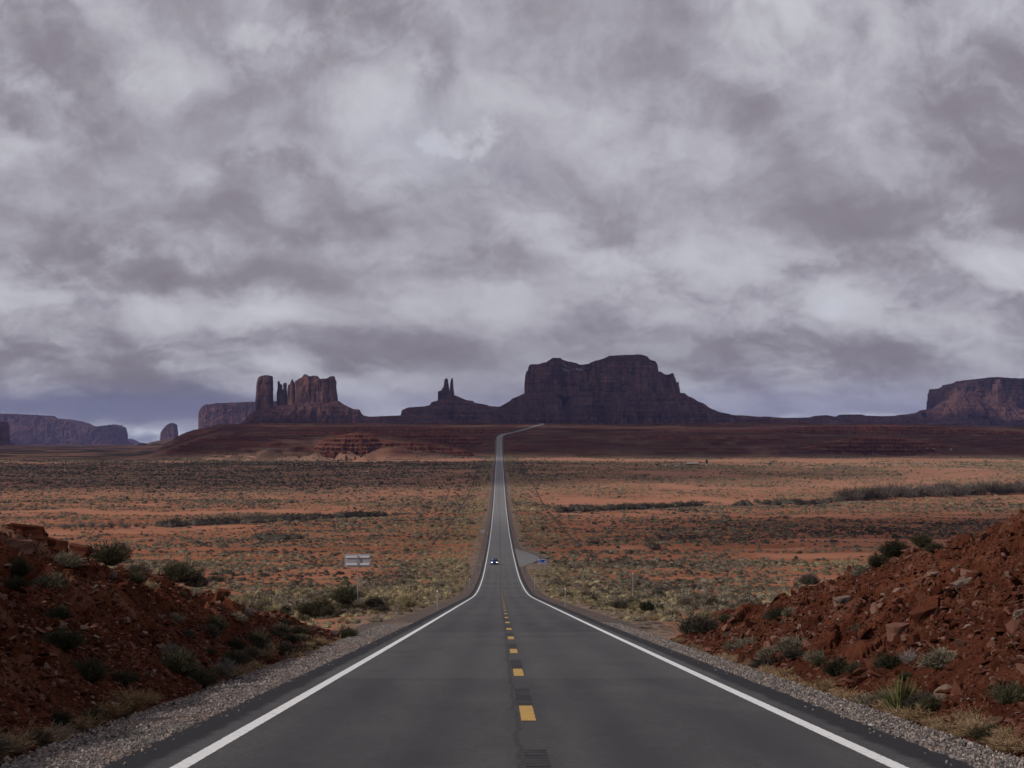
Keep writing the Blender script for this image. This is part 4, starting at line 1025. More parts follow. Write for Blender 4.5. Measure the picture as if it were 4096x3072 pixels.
talus('talus_slope', b8, 11900, 40, cv([(1100, 470), (1210, 432), (1260, 390), (1275, 372), (1370, 330), (1405, 322), (1410, 285), (1440, 268), (1510, 266), (1560, 290), (1640, 300), (1710, 312), (1720, 340), (1790, 380), (1840, 440), (1950, 480)], 3300, 1480, .3599), 0.5, 360, 330, seed=10, step=9)
talus('talus_slope', b8, 12300, 370, cv([(640, 545), (850, 497), (940, 492), (1058, 471), (1076, 449), (1180, 434), (1250, 432), (1850, 440), (1900, 450), (2100, 445), (2300, 440), (2700, 450)], 3300, 1480, .3599), 0.22, 1100, 100, seed=11, step=12, terr=0.9)
settle(b8, 12500, 3900, 1700)
h2 = butte('low brown knolls on the skyline between the two big mesas', 'hill', 10500, 3250, 1680, name='hill')
talus('knoll', h2, 10500, 60, [(2840, 1690), (2900, 1672), (2925, 1664), (2960, 1661), (3040, 1668), (3060, 1666), (3130, 1672), (3240, 1670), (3260, 1664), (3300, 1661), (3344, 1668), (3365, 1659), (3440, 1658), (3457, 1663), (3530, 1665), (3620, 1662), (3680, 1690)], 0.4, 300, 150, seed=12, step=9)
settle(h2, 10500, 3250, 1690)

# bluffs and rims of layered red rock along the bench in front of the buttes
def bluff(D, ridge, hd=22, slope=.30, seed=0, front=190, back=120, ns=.28, st=5.5, terr=.95, step=1.7):
    o = talus('hillside', None, D, hd, ridge, slope, front, back, seed, step, None, terr, MATS['bluff'], st, ns); tag(o, kind='structure')
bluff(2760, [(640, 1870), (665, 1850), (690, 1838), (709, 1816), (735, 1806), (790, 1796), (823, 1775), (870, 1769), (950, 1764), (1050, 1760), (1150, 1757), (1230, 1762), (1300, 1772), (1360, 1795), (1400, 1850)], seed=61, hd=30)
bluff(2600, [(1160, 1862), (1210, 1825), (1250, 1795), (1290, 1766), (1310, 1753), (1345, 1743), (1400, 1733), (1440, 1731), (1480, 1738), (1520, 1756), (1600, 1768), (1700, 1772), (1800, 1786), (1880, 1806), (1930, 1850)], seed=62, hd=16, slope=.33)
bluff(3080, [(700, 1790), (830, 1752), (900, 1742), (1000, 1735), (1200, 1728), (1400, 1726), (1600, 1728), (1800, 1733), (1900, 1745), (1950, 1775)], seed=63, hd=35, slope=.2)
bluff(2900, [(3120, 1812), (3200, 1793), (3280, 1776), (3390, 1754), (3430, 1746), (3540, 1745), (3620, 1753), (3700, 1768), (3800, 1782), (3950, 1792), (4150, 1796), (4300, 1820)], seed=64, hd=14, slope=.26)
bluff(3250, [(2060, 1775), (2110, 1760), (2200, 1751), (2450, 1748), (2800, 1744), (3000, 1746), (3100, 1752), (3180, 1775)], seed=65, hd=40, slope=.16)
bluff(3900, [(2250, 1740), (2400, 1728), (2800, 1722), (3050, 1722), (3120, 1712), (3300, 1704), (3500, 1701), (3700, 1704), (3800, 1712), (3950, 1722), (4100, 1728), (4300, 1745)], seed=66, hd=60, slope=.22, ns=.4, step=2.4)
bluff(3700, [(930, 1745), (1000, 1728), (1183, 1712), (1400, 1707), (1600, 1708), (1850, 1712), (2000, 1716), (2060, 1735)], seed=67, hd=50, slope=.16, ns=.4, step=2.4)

# ------------------------------------------------------------------ plants
def blades(n, rad, h, w, seed, inner=0.25, spread=1.0, droop=0.0, up=0.25, core=True, taper=0.35, jit=0.12):
    """many leaf- or twig-sized blades filling a dome"""
    r = np.random.default_rng(seed)
    ph = r.uniform(0, 2 * np.pi, n); ct = r.uniform(-0.05, 1, n) ** 1.0; ct = np.clip(ct, 0.0, 1)
    stt = np.sqrt(1 - ct ** 2)
    lob = 1 + 0.22 * np.sin(ph * 3 + seed) + 0.12 * np.sin(ph * 5 + 2 * seed)
    d = np.stack([np.cos(ph) * stt * spread, np.sin(ph) * stt * spread, ct + up], -1)
    d /= np.linalg.norm(d, axis=1)[:, None]
    sc_ = np.array([rad, rad, h]); e = d * sc_ * lob[:, None]
    t0 = r.uniform(inner, 0.75, n)[:, None]; t1 = t0 + r.uniform(0.14, 0.36, n)[:, None]
    t1 = np.minimum(t1, r.uniform(0.85, 1.12, n)[:, None])
    p0 = e * t0 + r.normal(0, jit * 0.5, (n, 3)) * sc_; p1 = p0 + (e * (t1 - t0)) * 0.5 + r.normal(0, jit, (n, 3)) * sc_
    p0[:, 2] = np.maximum(p0[:, 2], 0.0); p1[:, 2] = np.maximum(p1[:, 2], 0.02 * h)
    ax = p1 - p0; side = np.cross(ax, r.normal(0, 1, (n, 3))); side /= np.linalg.norm(side, axis=1)[:, None] + 1e-9
    ww = w * r.uniform(0.6, 1.4, n)[:, None]
    V = np.stack([p0 - side * ww, p0 + side * ww, p1 + side * ww * taper, p1 - side * ww * taper], 1).reshape(-1, 3)
    Fq = np.arange(n * 4).reshape(-1, 4)
    if core:
        m = 10; V2 = []; F2 = []
        for i, (rr_, zz) in enumerate(((0.62, 0.0), (0.66, 0.25), (0.5, 0.5), (0.2, 0.66))):
            for j in range(m):
                a = 2 * math.pi * j / m; k = rr_ * (1 + 0.2 * math.sin(3 * a + seed) + r.uniform(-.12, .12))
                V2.append((math.cos(a) * k * rad, math.sin(a) * k * rad, zz * h * r.uniform(.85, 1.15)))
        F2 = grid_faces(4, m, wrap=True)
        Fq = np.concatenate([Fq, F2 + len(V)]); V = np.concatenate([V, np.array(V2)])
    return V, Fq
def bush_mesh(name, matn, **k):
    V, Fq = blades(**k); return np_mesh(name, V, Fq, MATS[matn])
def tuft(n, rad, h, w, seed):
    """grass clump or yucca: blades from the root fanning outward"""
    r = np.random.default_rng(seed)
    ph = r.uniform(0, 2 * np.pi, n); tl = r.uniform(0.0, 1.0, n) ** 0.7
    hh = h * r.uniform(0.6, 1.0, n) * (1 - 0.45 * tl ** 2); rr_ = rad * tl * r.uniform(.7, 1.1, n)
    b = np.stack([np.cos(ph) * rr_ * .18, np.sin(ph) * rr_ * .18, 0 * ph], -1)
    m = np.stack([np.cos(ph) * rr_ * .55, np.sin(ph) * rr_ * .55, hh * .6], -1)
    e = np.stack([np.cos(ph) * rr_, np.sin(ph) * rr_, hh], -1)
    side = np.stack([-np.sin(ph), np.cos(ph), 0 * ph], -1) * w + r.normal(0, w * .2, (n, 3))
    V = np.stack([b - side, b + side, m + side * .8, m - side * .8, e + side * .1, e - side * .1], 1).reshape(-1, 3)
    i = np.arange(n) * 6
    Fq = np.concatenate([np.stack([i, i + 1, i + 2, i + 3], -1), np.stack([i + 3, i + 2, i + 4, i + 5], -1)])
    return V, Fq
hi = {}
for kind, mt, kw in (('sage', 'sage', dict(rad=.62, h=.55, w=.009, inner=.12, core=False)), ('darkb', 'dark_shrub', dict(rad=.65, h=.6, w=.010, inner=.12, core=False)), ('green', 'green_shrub', dict(rad=.6, h=.65, w=.007, inner=.12, up=.5, core=False)), ('rabbit', 'rabbit', dict(rad=.55, h=.5, w=.009, inner=.12, core=False)), ('twig', 'twig', dict(rad=.5, h=.55, w=.005, inner=.1, up=.6, core=False)),):
    hi[kind] = [bush_mesh('foliage', mt, n=4200 if kind != 'twig' else 1300, seed=s * 7 + len(kind), jit=.075, **kw) for s in range(3)]
lo = {}
for kind, mt, kw in (('sage', 'sage', dict(rad=.65, h=.5)), ('darkb', 'dark_shrub', dict(rad=.65, h=.55)), ('rabbit', 'rabbit', dict(rad=.6, h=.5)), ('green', 'green_shrub', dict(rad=.6, h=.6))):
    lo[kind] = [bush_mesh('foliage', mt, n=110, w=.045, seed=90 + s * 5 + len(kind), inner=.35, **kw) for s in range(3)]
grass_me = [bush_mesh('blades', 'dry_grass', n=1500, rad=.5, h=.42, w=.0045, seed=50 + s, inner=.05, up=.75, core=False, jit=.10, taper=.2) for s in range(3)]

def scatter(name, pts, scl, rot, idx, meshes, label=None, cat=None, group=None, tilt=None):
    """one 'stuff' object: real instances of the given meshes on points"""
    me = bpy.data.meshes.new(name); me.vertices.add(len(pts)); me.vertices.foreach_set('co', np.asarray(pts, np.float32).ravel())
    me.attributes.new('scl', 'FLOAT_VECTOR', 'POINT').data.foreach_set('vector', np.asarray(scl, np.float32).ravel())
    me.attributes.new('rot', 'FLOAT_VECTOR', 'POINT').data.foreach_set('vector', np.asarray(rot, np.float32).ravel())
    me.attributes.new('idx', 'INT', 'POINT').data.foreach_set('value', np.asarray(idx, np.int32))
    o = link(bpy.data.objects.new(name, me))
    coll = bpy.data.collections.new(name + '_kinds')
    for i, m in enumerate(meshes):
        q = bpy.data.objects.new('kind_%02d' % i, m); coll.objects.link(q)
    ng = bpy.data.node_groups.new(name, 'GeometryNodeTree')
    ng.interface.new_socket('Geometry', in_out='INPUT', socket_type='NodeSocketGeometry'); ng.interface.new_socket('Geometry', in_out='OUTPUT', socket_type='NodeSocketGeometry')
    N, L = ng.nodes, ng.links
    gi, go = N.new('NodeGroupInput'), N.new('NodeGroupOutput')
    ci = N.new('GeometryNodeCollectionInfo'); ci.inputs['Collection'].default_value = coll; ci.inputs['Separate Children'].default_value = True; ci.inputs['Reset Children'].default_value = True
    ip = N.new('GeometryNodeInstanceOnPoints'); ip.inputs['Pick Instance'].default_value = True
    def na(nm, dt):
        a = N.new('GeometryNodeInputNamedAttribute'); a.data_type = dt; a.inputs['Name'].default_value = nm
        return [s for s in a.outputs if s.enabled and s.name == 'Attribute'][0]
    L.new(gi.outputs[0], ip.inputs['Points']); L.new(ci.outputs[0], ip.inputs['Instance'])
    L.new(na('idx', 'INT'), ip.inputs['Instance Index']); L.new(na('rot', 'FLOAT_VECTOR'), ip.inputs['Rotation']); L.new(na('scl', 'FLOAT_VECTOR'), ip.inputs['Scale'])
    L.new(ip.outputs[0], go.inputs[0])
    o.modifiers.new('scatter', 'NODES').node_group = ng
    tag(o, label, cat, group, kind='stuff')
    return o

def sample_bushes():
    out = []
    for (y0, y1, dens) in ((84, 500, .42), (500, 1200, .17), (1200, 2550, .075)):
        area = 0.5 * (0.74) * (y1 ** 2 - y0 ** 2)
        n = int(area * dens)
        y = np.sqrt(rng.uniform(y0 ** 2, y1 ** 2, n)); a = rng.uniform(-0.36, 0.38, n); x = a * y
        keep = rng.uniform(0, 1, n) < np.clip(veg_map(x, y) * 1.35 - .12, 0, 1)
        xc = np.abs(x - xroad(y)); keep &= xc > 6.9 + rng.uniform(0, 2.5, n)
        keep &= ~((y > 425) & (y < 592) & (x > 0) & (x < 12.8))
        keep &= ~((y < 100) & (xc < 20))
        out.append(np.stack([x[keep], y[keep]], -1))
    p = np.concatenate(out); x, y = p[:, 0], p[:, 1]
    z = ground(x, y) - 0.04
    n = len(x)
    s = rng.lognormal(-0.24, 0.38, n) * np.interp(y, [80, 600, 2300], [.95, 1.1, 1.9])
    kn = fbm(x / 60, y / 60, 3, 301) + rng.normal(0, .25, n)
    xc = np.abs(x - xroad(y))
    kn = kn + 0.55 * np.exp(-((xc - 12) / 9) ** 2)
    kn = kn + .55 * sst(x / y, 0.0, 0.04) * sst(y, 1120, 1350) - .2 * (1 - sst(x / y, -.05, 0)) * sst(y, 1250, 1400)  # paler kinds on the right far flat stand in for sunlight there
    right_dark = sst(x / y, 0.03, 0.10) * np.exp(-((y - 760) / 160) ** 2)
    kn = kn - right_dark * .5
    kind = np.where(kn > .42, 2, np.where(kn < -.52, 1, 0)); kind = np.where((kind == 0) & (rng.uniform(0, 1, n) < .08), 3, kind)
    return x, y, z, s, kind
bx_, by_, bz_, bs_, bk_ = sample_bushes()
order = np.argsort(by_ / np.maximum(bs_, .3))
near_ids = order[:300]
far_ids = order[300:]
print('bushes', len(bx_))
def scl3(s, r=.25): return np.stack([s * rng.uniform(1 - r, 1 + r, len(s)), s * rng.uniform(1 - r, 1 + r, len(s)), s * rng.uniform(.7, 1.1, len(s))], -1)
KN = ['sage', 'darkb', 'rabbit', 'green']
vy = np.sqrt(rng.uniform(78 ** 2, 420 ** 2, 3600)); vs_ = np.where(rng.uniform(0, 1, 3600) < .5, -1, 1); vxc = vs_ * rng.uniform(6.3, 11.0, 3600)
vx_ = .4 + vxc; kk_ = (fbm(vx_ / 3, vy / 8, 3, 555) > -.1) & ~((vy > 420) & (vxc > 0)) & ~((vy < 96) & (np.abs(vxc) < 7.2))
vx_, vy = vx_[kk_], vy[kk_]
mesh_list = sum([lo[k] for k in KN], [])
fx = far_ids
scatter('desert_scrub', np.stack([bx_[fx], by_[fx], bz_[fx]], -1), scl3(bs_[fx]), np.stack([0 * fx, 0 * fx, rng.uniform(0, 6.28, len(fx))], -1), bk_[fx] * 3 + rng.integers(0, 3, len(fx)), mesh_list,
        'low sagebrush scrub dotting the red desert flats', 'scrub')
vn = len(vx_)
scatter('verge_scrub', np.stack([vx_, vy, ground(vx_, vy) - .03], -1), scl3(rng.uniform(.25, .8, vn)), np.stack([np.zeros(vn)] * 2 + [rng.uniform(0, 6.28, vn)], -1), rng.integers(0, 6, vn), lo['sage'][:1] + lo['rabbit'][:2] + grass_me[:3],
        'low dry plants along the gravel verges', 'scrub')
LB = {0: ('sagebrush', 'small rounded grey-green sagebrush on the red flat just beyond the road cut', 'sagebrush on the near flat'),
      1: ('dark_shrub', 'small rounded near-black shrub on the red flat just beyond the road cut', 'dark shrubs on the near flat'),
      2: ('rabbitbrush', 'small pale yellow-green rabbitbrush on the red flat just beyond the road cut', 'pale rabbitbrush on the near flat'),
      3: ('green_shrub', 'small olive-green shrub on the red flat just beyond the road cut', 'olive shrubs on the near flat')}
def put(name, me, loc, s, rz, label, cat, group=None, tiltx=0.0):
    o = bpy.data.objects.new(name, me); link(o); o.location = loc; o.scale = s; o.rotation_euler = (tiltx, 0, rz)
    return tag(o, label, cat, group)
for i in near_ids:
    k = int(bk_[i]); nm, lb, gr = LB[k]
    s = float(bs_[i]); put(nm, random.choice(hi[KN[k]]), (bx_[i], by_[i], bz_[i]), (s * random.uniform(.85, 1.2), s * random.uniform(.85, 1.2), s * random.uniform(.75, 1.1)), random.uniform(0, 6.28), lb, 'shrub', gr)

# shrubs on the banks and along the shoulders: (px, py of the foot, height px, kind, label)
def foot(px, py, d0=12, d1=130):
    """march along the view ray until it meets the ground surface; gives the spot where that plant really stands"""
    ds = np.arange(d0, d1, 0.1); w = P2W([px] * len(ds), [py] * len(ds), ds)
    h = w[:, 2] - surf(w[:, 0], w[:, 1])
    i = np.argmax(h < 0) if (h < 0).any() else len(ds) - 1
    return w[i], ds[i]
BANK = [
    (440, 2262, 95, 'green', 'olive bush rising above the crest of the left bank, beside the stepped rocks'),
    (260, 2260, 75, 'sage', 'grey bush just below the blocky rocks at the top of the left bank'),
    (70, 2300, 80, 'green', 'dark green bush at the left picture edge high on the left bank'),
    (210, 2350, 85, 'sage', 'grey-green bush on the left bank below the bush beside the rocks'),
    (560, 2300, 60, 'sage', 'grey bush on the crest of the left bank between two larger bushes'),
    (450, 2320, 55, 'twig', 'pale leafless twiggy bush on the upper left bank'),
    (720, 2330, 90, 'green', 'large dark green bush on the crest of the left bank'),
    (790, 2345, 60, 'darkb', 'dark bush next to the large green bush on the left crest'),
    (540, 2330, 50, 'green', 'small dark green bush below the leafless bush on the left bank'),
    (600, 2350, 40, 'rabbit', 'small yellowish bush on the upper left bank'),
    (1030, 2585, 70, 'green', 'dark green bush on the lower left bank above the straw-coloured grass'),
    (1000, 2620, 50, 'sage', 'grey bush low on the left bank beside the dark green bush'),
    (860, 2520, 65, 'green', 'olive bush in the middle of the left bank'),
    (950, 2480, 45, 'sage', 'grey bush near the rubble crest at the middle of the left bank'),
    (720, 2700, 110, 'green', 'wide dark green bush at the foot of the left bank beside the gravel'),
    (800, 2745, 90, 'green', 'dark green bush just right of the widest one at the gravel edge'),
    (900, 2700, 90, 'twig', 'brown leafless bush at the foot of the left bank'),
    (930, 2755, 60, 'darkb', 'dark rounded bush touching the left gravel shoulder'),
    (1290, 2470, 85, 'green', 'large dark green bush at the far end of the left bank below the sign'),
    (1220, 2455, 50, 'green', 'green bush left of the large one at the far end of the left bank'),
    (1380, 2415, 75, 'green', 'dark green bush left of the sign post foot'),
    (1500, 2425, 45, 'darkb', 'dark bush right of the sign post foot'),
    (1430, 2440, 38, 'rabbit', 'pale yellow-green bush at the foot of the sign post'),
    (1640, 2425, 40, 'rabbit', 'pale bush on the verge left of the delineator post'),
    (1390, 2560, 60, 'green', 'round dark green bush at the very end of the left bank by the gravel'),
    (250, 2960, 100, 'twig', 'grey leafless bush at the foot of the left bank near the bottom corner'),
    (140, 2975, 80, 'darkb', 'dark bush at the bottom left beside the gravel'),
    (370, 2900, 80, 'green', 'green bush by the gravel at the bottom left'),
    (640, 2470, 30, 'twig', 'small pale dead bush in the middle of the left rubble slope'),
    (690, 2500, 36, 'twig', 'pale dead twig bush lower on the left rubble slope'),
    (240, 2430, 36, 'twig', 'whitish dead bush on the rubble at the left'),
    (2700, 2550, 110, 'rabbit', 'big pale yellow-green bush past the end of the right bank'),
    (2780, 2530, 90, 'sage', 'grey bush in front of the pale bush past the end of the right bank'),
    (2640, 2500, 60, 'rabbit', 'pale yellow bush behind the big one on the right verge'),
    (2830, 2525, 60, 'darkb', 'dark bush touching the end of the right bank'),
    (2590, 2445, 45, 'green', 'green bush on the right verge beside the shoulder'),
    (2480, 2430, 40, 'darkb', 'dark bush on the right verge, left of the green bush'),
    (3240, 2335, 48, 'darkb', 'dark brown bush behind the lower crest of the right bank'),
    (3580, 2230, 80, 'green', 'olive bush on the crest of the right bank'),
    (3510, 2265, 60, 'green', 'low olive bush beside the crest bush of the right bank'),
    (3690, 2190, 62, 'green', 'bush highest up on the crest of the right bank'),
    (3740, 2210, 50, 'green', 'small olive bush on the slope just below the highest crest bush'),
    (3450, 2300, 55, 'sage', 'grey bush at the lower crest of the right bank'),
    (3350, 2700, 80, 'green', 'dark green bush at the foot of the right bank behind the straw grass'),
    (3170, 2600, 75, 'sage', 'grey bush at the foot of the right outcrop'),
    (3080, 2625, 55, 'sage', 'small grey bush at the foot of the right bank'),
    (2940, 2595, 50, 'sage', 'grey bush at the near end of the right bank foot'),
    (3120, 2650, 48, 'darkb', 'brown bush at the foot of the right bank among the stones'),
    (3270, 2640, 60, 'sage', 'slender grey bush under the broken right outcrop'),
    (3420, 2690, 50, 'green', 'green bush left of the yucca higher up'),
    (3560, 2680, 80, 'green', 'green bush on the rubble above the yucca'),
    (3640, 2650, 80, 'twig', 'grey leafless bush on the right slope above the yucca'),
    (3470, 2835, 85, 'sage', 'grey-green bush touching the left side of the yucca'),
    (3700, 2830, 80, 'darkb', 'dark bush touching the right side of the yucca'),
    (4040, 2810, 100, 'green', 'large dark green bush at the right picture edge'),
    (3960, 2970, 90, 'green', 'green bush at the bottom right beside the gravel'),
    (3120, 2480, 60, 'green', 'thin green bush on the right slope left of the outcrop'),
    (3090, 2470, 40, 'sage', 'small grey bush high on the right slope left of the outcrop'),
]
for (px, py, hp, k, lb) in BANK:
    w, d = foot(px, py)
    h = hp / F_PX * d
    s = h / .62
    o = put({'sage': 'sagebrush', 'darkb': 'dark_shrub', 'green': 'green_shrub', 'rabbit': 'rabbitbrush', 'twig': 'dead_shrub'}[k], random.choice(hi[k]), (w[0], w[1], w[2] - 0.05), (s * random.uniform(1.0, 1.25), s * random.uniform(.95, 1.2), s), random.uniform(0, 6.28), lb, 'shrub', 'bushes on the road banks')
for side, cnt in ((-1, 50), (1, 16)):
    sd = 'left' if side < 0 else 'right'
    for _ in range(cnt):
        y = random.uniform(19, 72); xx = .4 + side * (random.uniform(6.0, 11.5) if random.random() < .7 else random.uniform(6.0, 7.4))
        z = float(surf(np.array([xx]), np.array([y]))[0]); k = random.choice(['green', 'sage', 'darkb', 'twig', 'green', 'sage']); s_ = random.uniform(.28, .75)
        put('dead_shrub' if k == 'twig' else 'shrub', random.choice(hi[k]), (xx, y, z - .04), (s_ * 1.2, s_ * 1.1, s_ * random.uniform(.7, 1.0)), random.uniform(0, 6.28), 'small low shrub among the rubble of the %s road bank' % sd, 'shrub', 'small shrubs scattered over the %s bank' % sd)
# straw-coloured grass clumps along both shoulders
GR = []
for px, py in [(1130, 2665), (1160, 2650), (1190, 2640), (1225, 2620), (1255, 2605), (1290, 2590), (1310, 2580), (1340, 2570), (1230, 2590), (1270, 2580), (1350, 2585), (1060, 2600), (1040, 2630), (1010, 2680), (960, 2720), (430, 2870), (520, 2840), (330, 2920), (180, 2990), (60, 3010), (590, 2810)]:
    GR.append((px, py, 'straw-coloured grass tuft at the foot of the left bank', 'grass tufts at the left gravel edge'))
for px, py in [(2640, 2545), (2680, 2560), (2720, 2575), (2760, 2600), (2800, 2620), (2870, 2645), (2905, 2655), (2950, 2670), (3000, 2690), (3050, 2705), (3090, 2720), (3130, 2725), (3170, 2740), (3210, 2760), (3240, 2770), (3280, 2785), (3330, 2800), (3390, 2815), (3540, 2865), (3600, 2880), (3640, 2890), (3680, 2900), (3730, 2915), (3780, 2930), (3840, 2950), (3900, 2935), (3950, 2940), (4000, 3000), (4060, 3020), (3310, 2770), (3150, 2700), (3870, 2900), (4040, 2960)]:
    GR.append((px, py, 'straw-coloured grass tuft at the foot of the right bank', 'grass tufts at the right gravel edge'))
for px, py, lb, gr in GR:
    px += random.uniform(-12, 12); py += random.uniform(-6, 6)
    w, d = foot(px, py); s = random.uniform(.55, 1.0)
    put('grass_tuft', random.choice(grass_me), (w[0], w[1], w[2] - .02), (s * 1.2, s * 1.2, s * random.uniform(.7, 1)), random.uniform(0, 6.28), lb, 'grass', gr)
w, d = foot(3600, 2862)
V, Fq = tuft(260, .85, .95, .013, 77)
yu = empty('yucca', (w[0], w[1], w[2]), 0, 'yellow-green spiky yucca beside the right gravel shoulder', 'yucca')
np_obj('leaves', V * .78, Fq, MATS['yucca'], yu)

# dark leafless thickets following the washes
th_me = [bush_mesh('foliage', 'thicket', n=420, rad=1.0, h=1.0, w=.014, seed=400 + s, inner=.15, up=.7, jit=.10, core=False) for s in range(4)]
th_dk = [bush_mesh('foliage', 'dark_shrub', n=320, rad=1.0, h=.9, w=.03, seed=430 + s, inner=.2, up=.5, jit=.10) for s in range(3)]
def ground_at(px, py, d0, d1):
    ds = np.arange(d0, d1, 2.0); w = P2W([px] * len(ds), [py] * len(ds), ds)
    h = w[:, 2] - ground(w[:, 0], w[:, 1]); i = np.argmax(h < 0) if (h < 0).any() else len(ds) - 1
    return w[i]
def thicket(px0, px1, py0, py1, n, hmin, hmax, meshes, label, group, name='wash_shrub', jx=0, jy=6, d0=500, d1=1700):
    for i in range(n):
        t = (i + random.uniform(-.4, .4)) / n
        px = px0 + (px1 - px0) * t; py = py0 + (py1 - py0) * t + random.uniform(-jy, jy)
        w = ground_at(px, py, d0, d1); h = random.uniform(hmin, hmax)
        put(name, random.choice(meshes), (w[0], w[1], w[2] - .1), (h * random.uniform(1.0, 1.6), h * random.uniform(.9, 1.4), h), random.uniform(0, 6.28), label, 'shrub', group)
thicket(640, 1540, 2108, 2062, 96, 2.2, 4.2, th_dk, 'dark leafless shrub in the long thicket along the left dry wash', 'thicket along the left wash', jy=4)
thicket(250, 620, 2112, 2112, 10, 2.2, 3.6, th_me, 'grey twiggy shrub below the red cut bank at the left', 'shrubs below the left cut bank', jy=3)
thicket(1020, 1210, 2158, 2155, 8, 2.0, 4.2, th_dk, 'dark shrub in the small clump before the left thicket', 'small clump before the left thicket', jy=4)
thicket(2240, 2800, 2044, 2022, 44, 2.5, 4.2, th_dk, 'dark shrub in the thicket right of the road beyond the dip', 'thicket right of the road', jy=4)
thicket(2940, 3380, 2018, 2010, 22, 2.5, 5.5, th_dk, 'dark shrub in the broken row before the tall grey thicket', 'broken row of dark shrubs', jy=8)
thicket(3380, 4120, 1998, 1968, 100, 5.5, 9.5, th_me, 'tall grey leafless shrub in the dense thicket at the far right', 'tall grey thicket on the right', jy=9)
for (px, py, h, lb) in ((2610, 2195, 5.0, 'big round dark bush standing alone on bare sand right of the road'), (2375, 2178, 3.2, 'low wide dark bush on red sand between the road and the big round bush')):
    w = ground_at(px, py, 300, 900); put('round_shrub', th_dk[0], (w[0], w[1], w[2] - .1), (h * .9, h * .8, h * .62), 1.0, lb, 'shrub')

# ------------------------------------------------------------------ rocks
def rock_mesh(seed, flatn):
    r = random.Random(seed); bm = bmesh.new()
    for _ in range(13):
        v = Vector((r.gauss(0, 1), r.gauss(0, 1), r.gauss(0, 1))).normalized() * r.uniform(.75, 1)
        bm.verts.new((v.x * .6, v.y * .5, v.z * .5 * flatn))
    res = bmesh.ops.convex_hull(bm, input=list(bm.verts))
    for g in res['geom_interior'] + res['geom_unused']:
        if isinstance(g, bmesh.types.BMVert) and g.is_valid: bm.verts.remove(g)
    bmesh.ops.bevel(bm, geom=list(bm.edges), offset=.02, segments=1, affect='EDGES', clamp_overlap=True)
    me = bpy.data.meshes.new('stone'); bm.to_mesh(me); bm.free(); me.materials.append(MATS['rock']); return me
rocks = [rock_mesh(s, f) for s, f in zip(range(12), (.5, .35, .8, .45, .6, .3, .9, .5, .4, .7, .35, .55))]
def rock_pts(n, left, y0=14, y1=84):
    y = rng.uniform(y0, y1, n); xc = TOE_L - .4 + rng.gamma(2.2, 1.9, n); xc = np.where(xc > 20, rng.uniform(6, 14, n), xc)
    x = 0.4 + (-xc if left else xc)
    keep = (fbm(x / 2.2, y / 2.2, 3, 500) + rng.normal(0, .25, n)) > -0.25
    keep &= (y < 72) | (xc > 7)
    x, y = x[keep], y[keep]
    return x, y
RX, RY, RS, RL = [], [], [], []
for left in (True, False):
    x, y = rock_pts(105000, left)
    s = rng.pareto(3.0, len(x)) * (.052 if left else .062) + (.044 if left else .038); s = np.minimum(s, .22 if left else .42)
    RX.append(x); RY.append(y); RS.append(s); RL.append(np.full(len(x), left))
RX, RY, RS, RL = map(np.concatenate, (RX, RY, RS, RL))
RZ = surf(RX, RY) + RS * 0.05
o_ = np.argsort(-RS / RY)
big = o_[:240]; rest = o_[240:]
rotr = np.stack([rng.normal(0, .5, len(RX)), rng.normal(0, .5, len(RX)), rng.uniform(0, 6.28, len(RX))], -1)
for i in big:
    side = 'left' if RL[i] else 'right'
    o = put('boulder' if RS[i] > .5 else 'rock', rocks[int(rng.integers(0, 12))], (RX[i], RY[i], RZ[i]), tuple(float(RS[i]) * q for q in (rng.uniform(.9, 1.5), rng.uniform(.8, 1.3), rng.uniform(.7, 1.2))), 0,
        'angular red-brown rock lying on the rubble of the %s road bank' % side, 'rock', 'larger loose rocks on the %s bank' % side)
    o.rotation_euler = tuple(float(q) for q in rotr[i])
sca = np.stack([RS * rng.uniform(.8, 1.5, len(RS)), RS * rng.uniform(.8, 1.3, len(RS)), RS * rng.uniform(.7, 1.2, len(RS))], -1)
scatter('rubble', np.stack([RX, RY, RZ], -1)[rest], sca[rest], rotr[rest], rng.integers(0, 12, len(rest)), rocks, 'loose red rubble covering the road banks', 'rubble')
# notable blocks
def block_mesh(seed):
    r = random.Random(seed); mb = MB().box(-.5, .5, -.5, .5, -.5, .5)
    bm = bmesh.new(); me = bpy.data.meshes.new('stone'); me.from_pydata(mb.v, [], mb.f); bm.from_mesh(me)
    bmesh.ops.subdivide_edges(bm, edges=list(bm.edges), cuts=1, use_grid_fill=True)
    for v in bm.verts: v.co += Vector((r.gauss(0, .07), r.gauss(0, .07), r.gauss(0, .07)))
    bmesh.ops.triangulate(bm, faces=bm.faces); bmesh.ops.bevel(bm, geom=list(bm.edges), offset=.025, segments=1, affect='EDGES', clamp_overlap=True)
    bm.to_mesh(me); bm.free(); me.materials.append(MATS['rock']); return me
def slab(px, py, wpx, hpx, label, matn='rock', rot=(0, 0, 0), name='boulder', th=.7, seed=1):
    w, d = foot(px, py); sx = .74 * wpx / F_PX * d; sz = .8 * hpx / F_PX * d
    me = block_mesh(seed); me.materials.clear(); me.materials.append(MATS[matn])
    o = put(name, me, (w[0], w[1], w[2] + sz * .12), (sx * .9, sx * th, sz * .95), 0, label, 'rock'); o.rotation_euler = rot
slab(885, 2395, 70, 75, 'pointed pale-orange boulder on the crest of the left bank', rot=(0, .3, .4), seed=31)
slab(100, 2130, 210, 60, 'big rounded slab topping the left bank at the picture edge', rot=(0, .12, .2), seed=32)
slab(60, 2190, 190, 60, 'flat slab below the rounded one at the left edge', rot=(0, .08, .5), seed=33)
slab(180, 2165, 110, 40, 'thin flat ledge block jutting right from the left crest', rot=(0, .25, .1), seed=34)
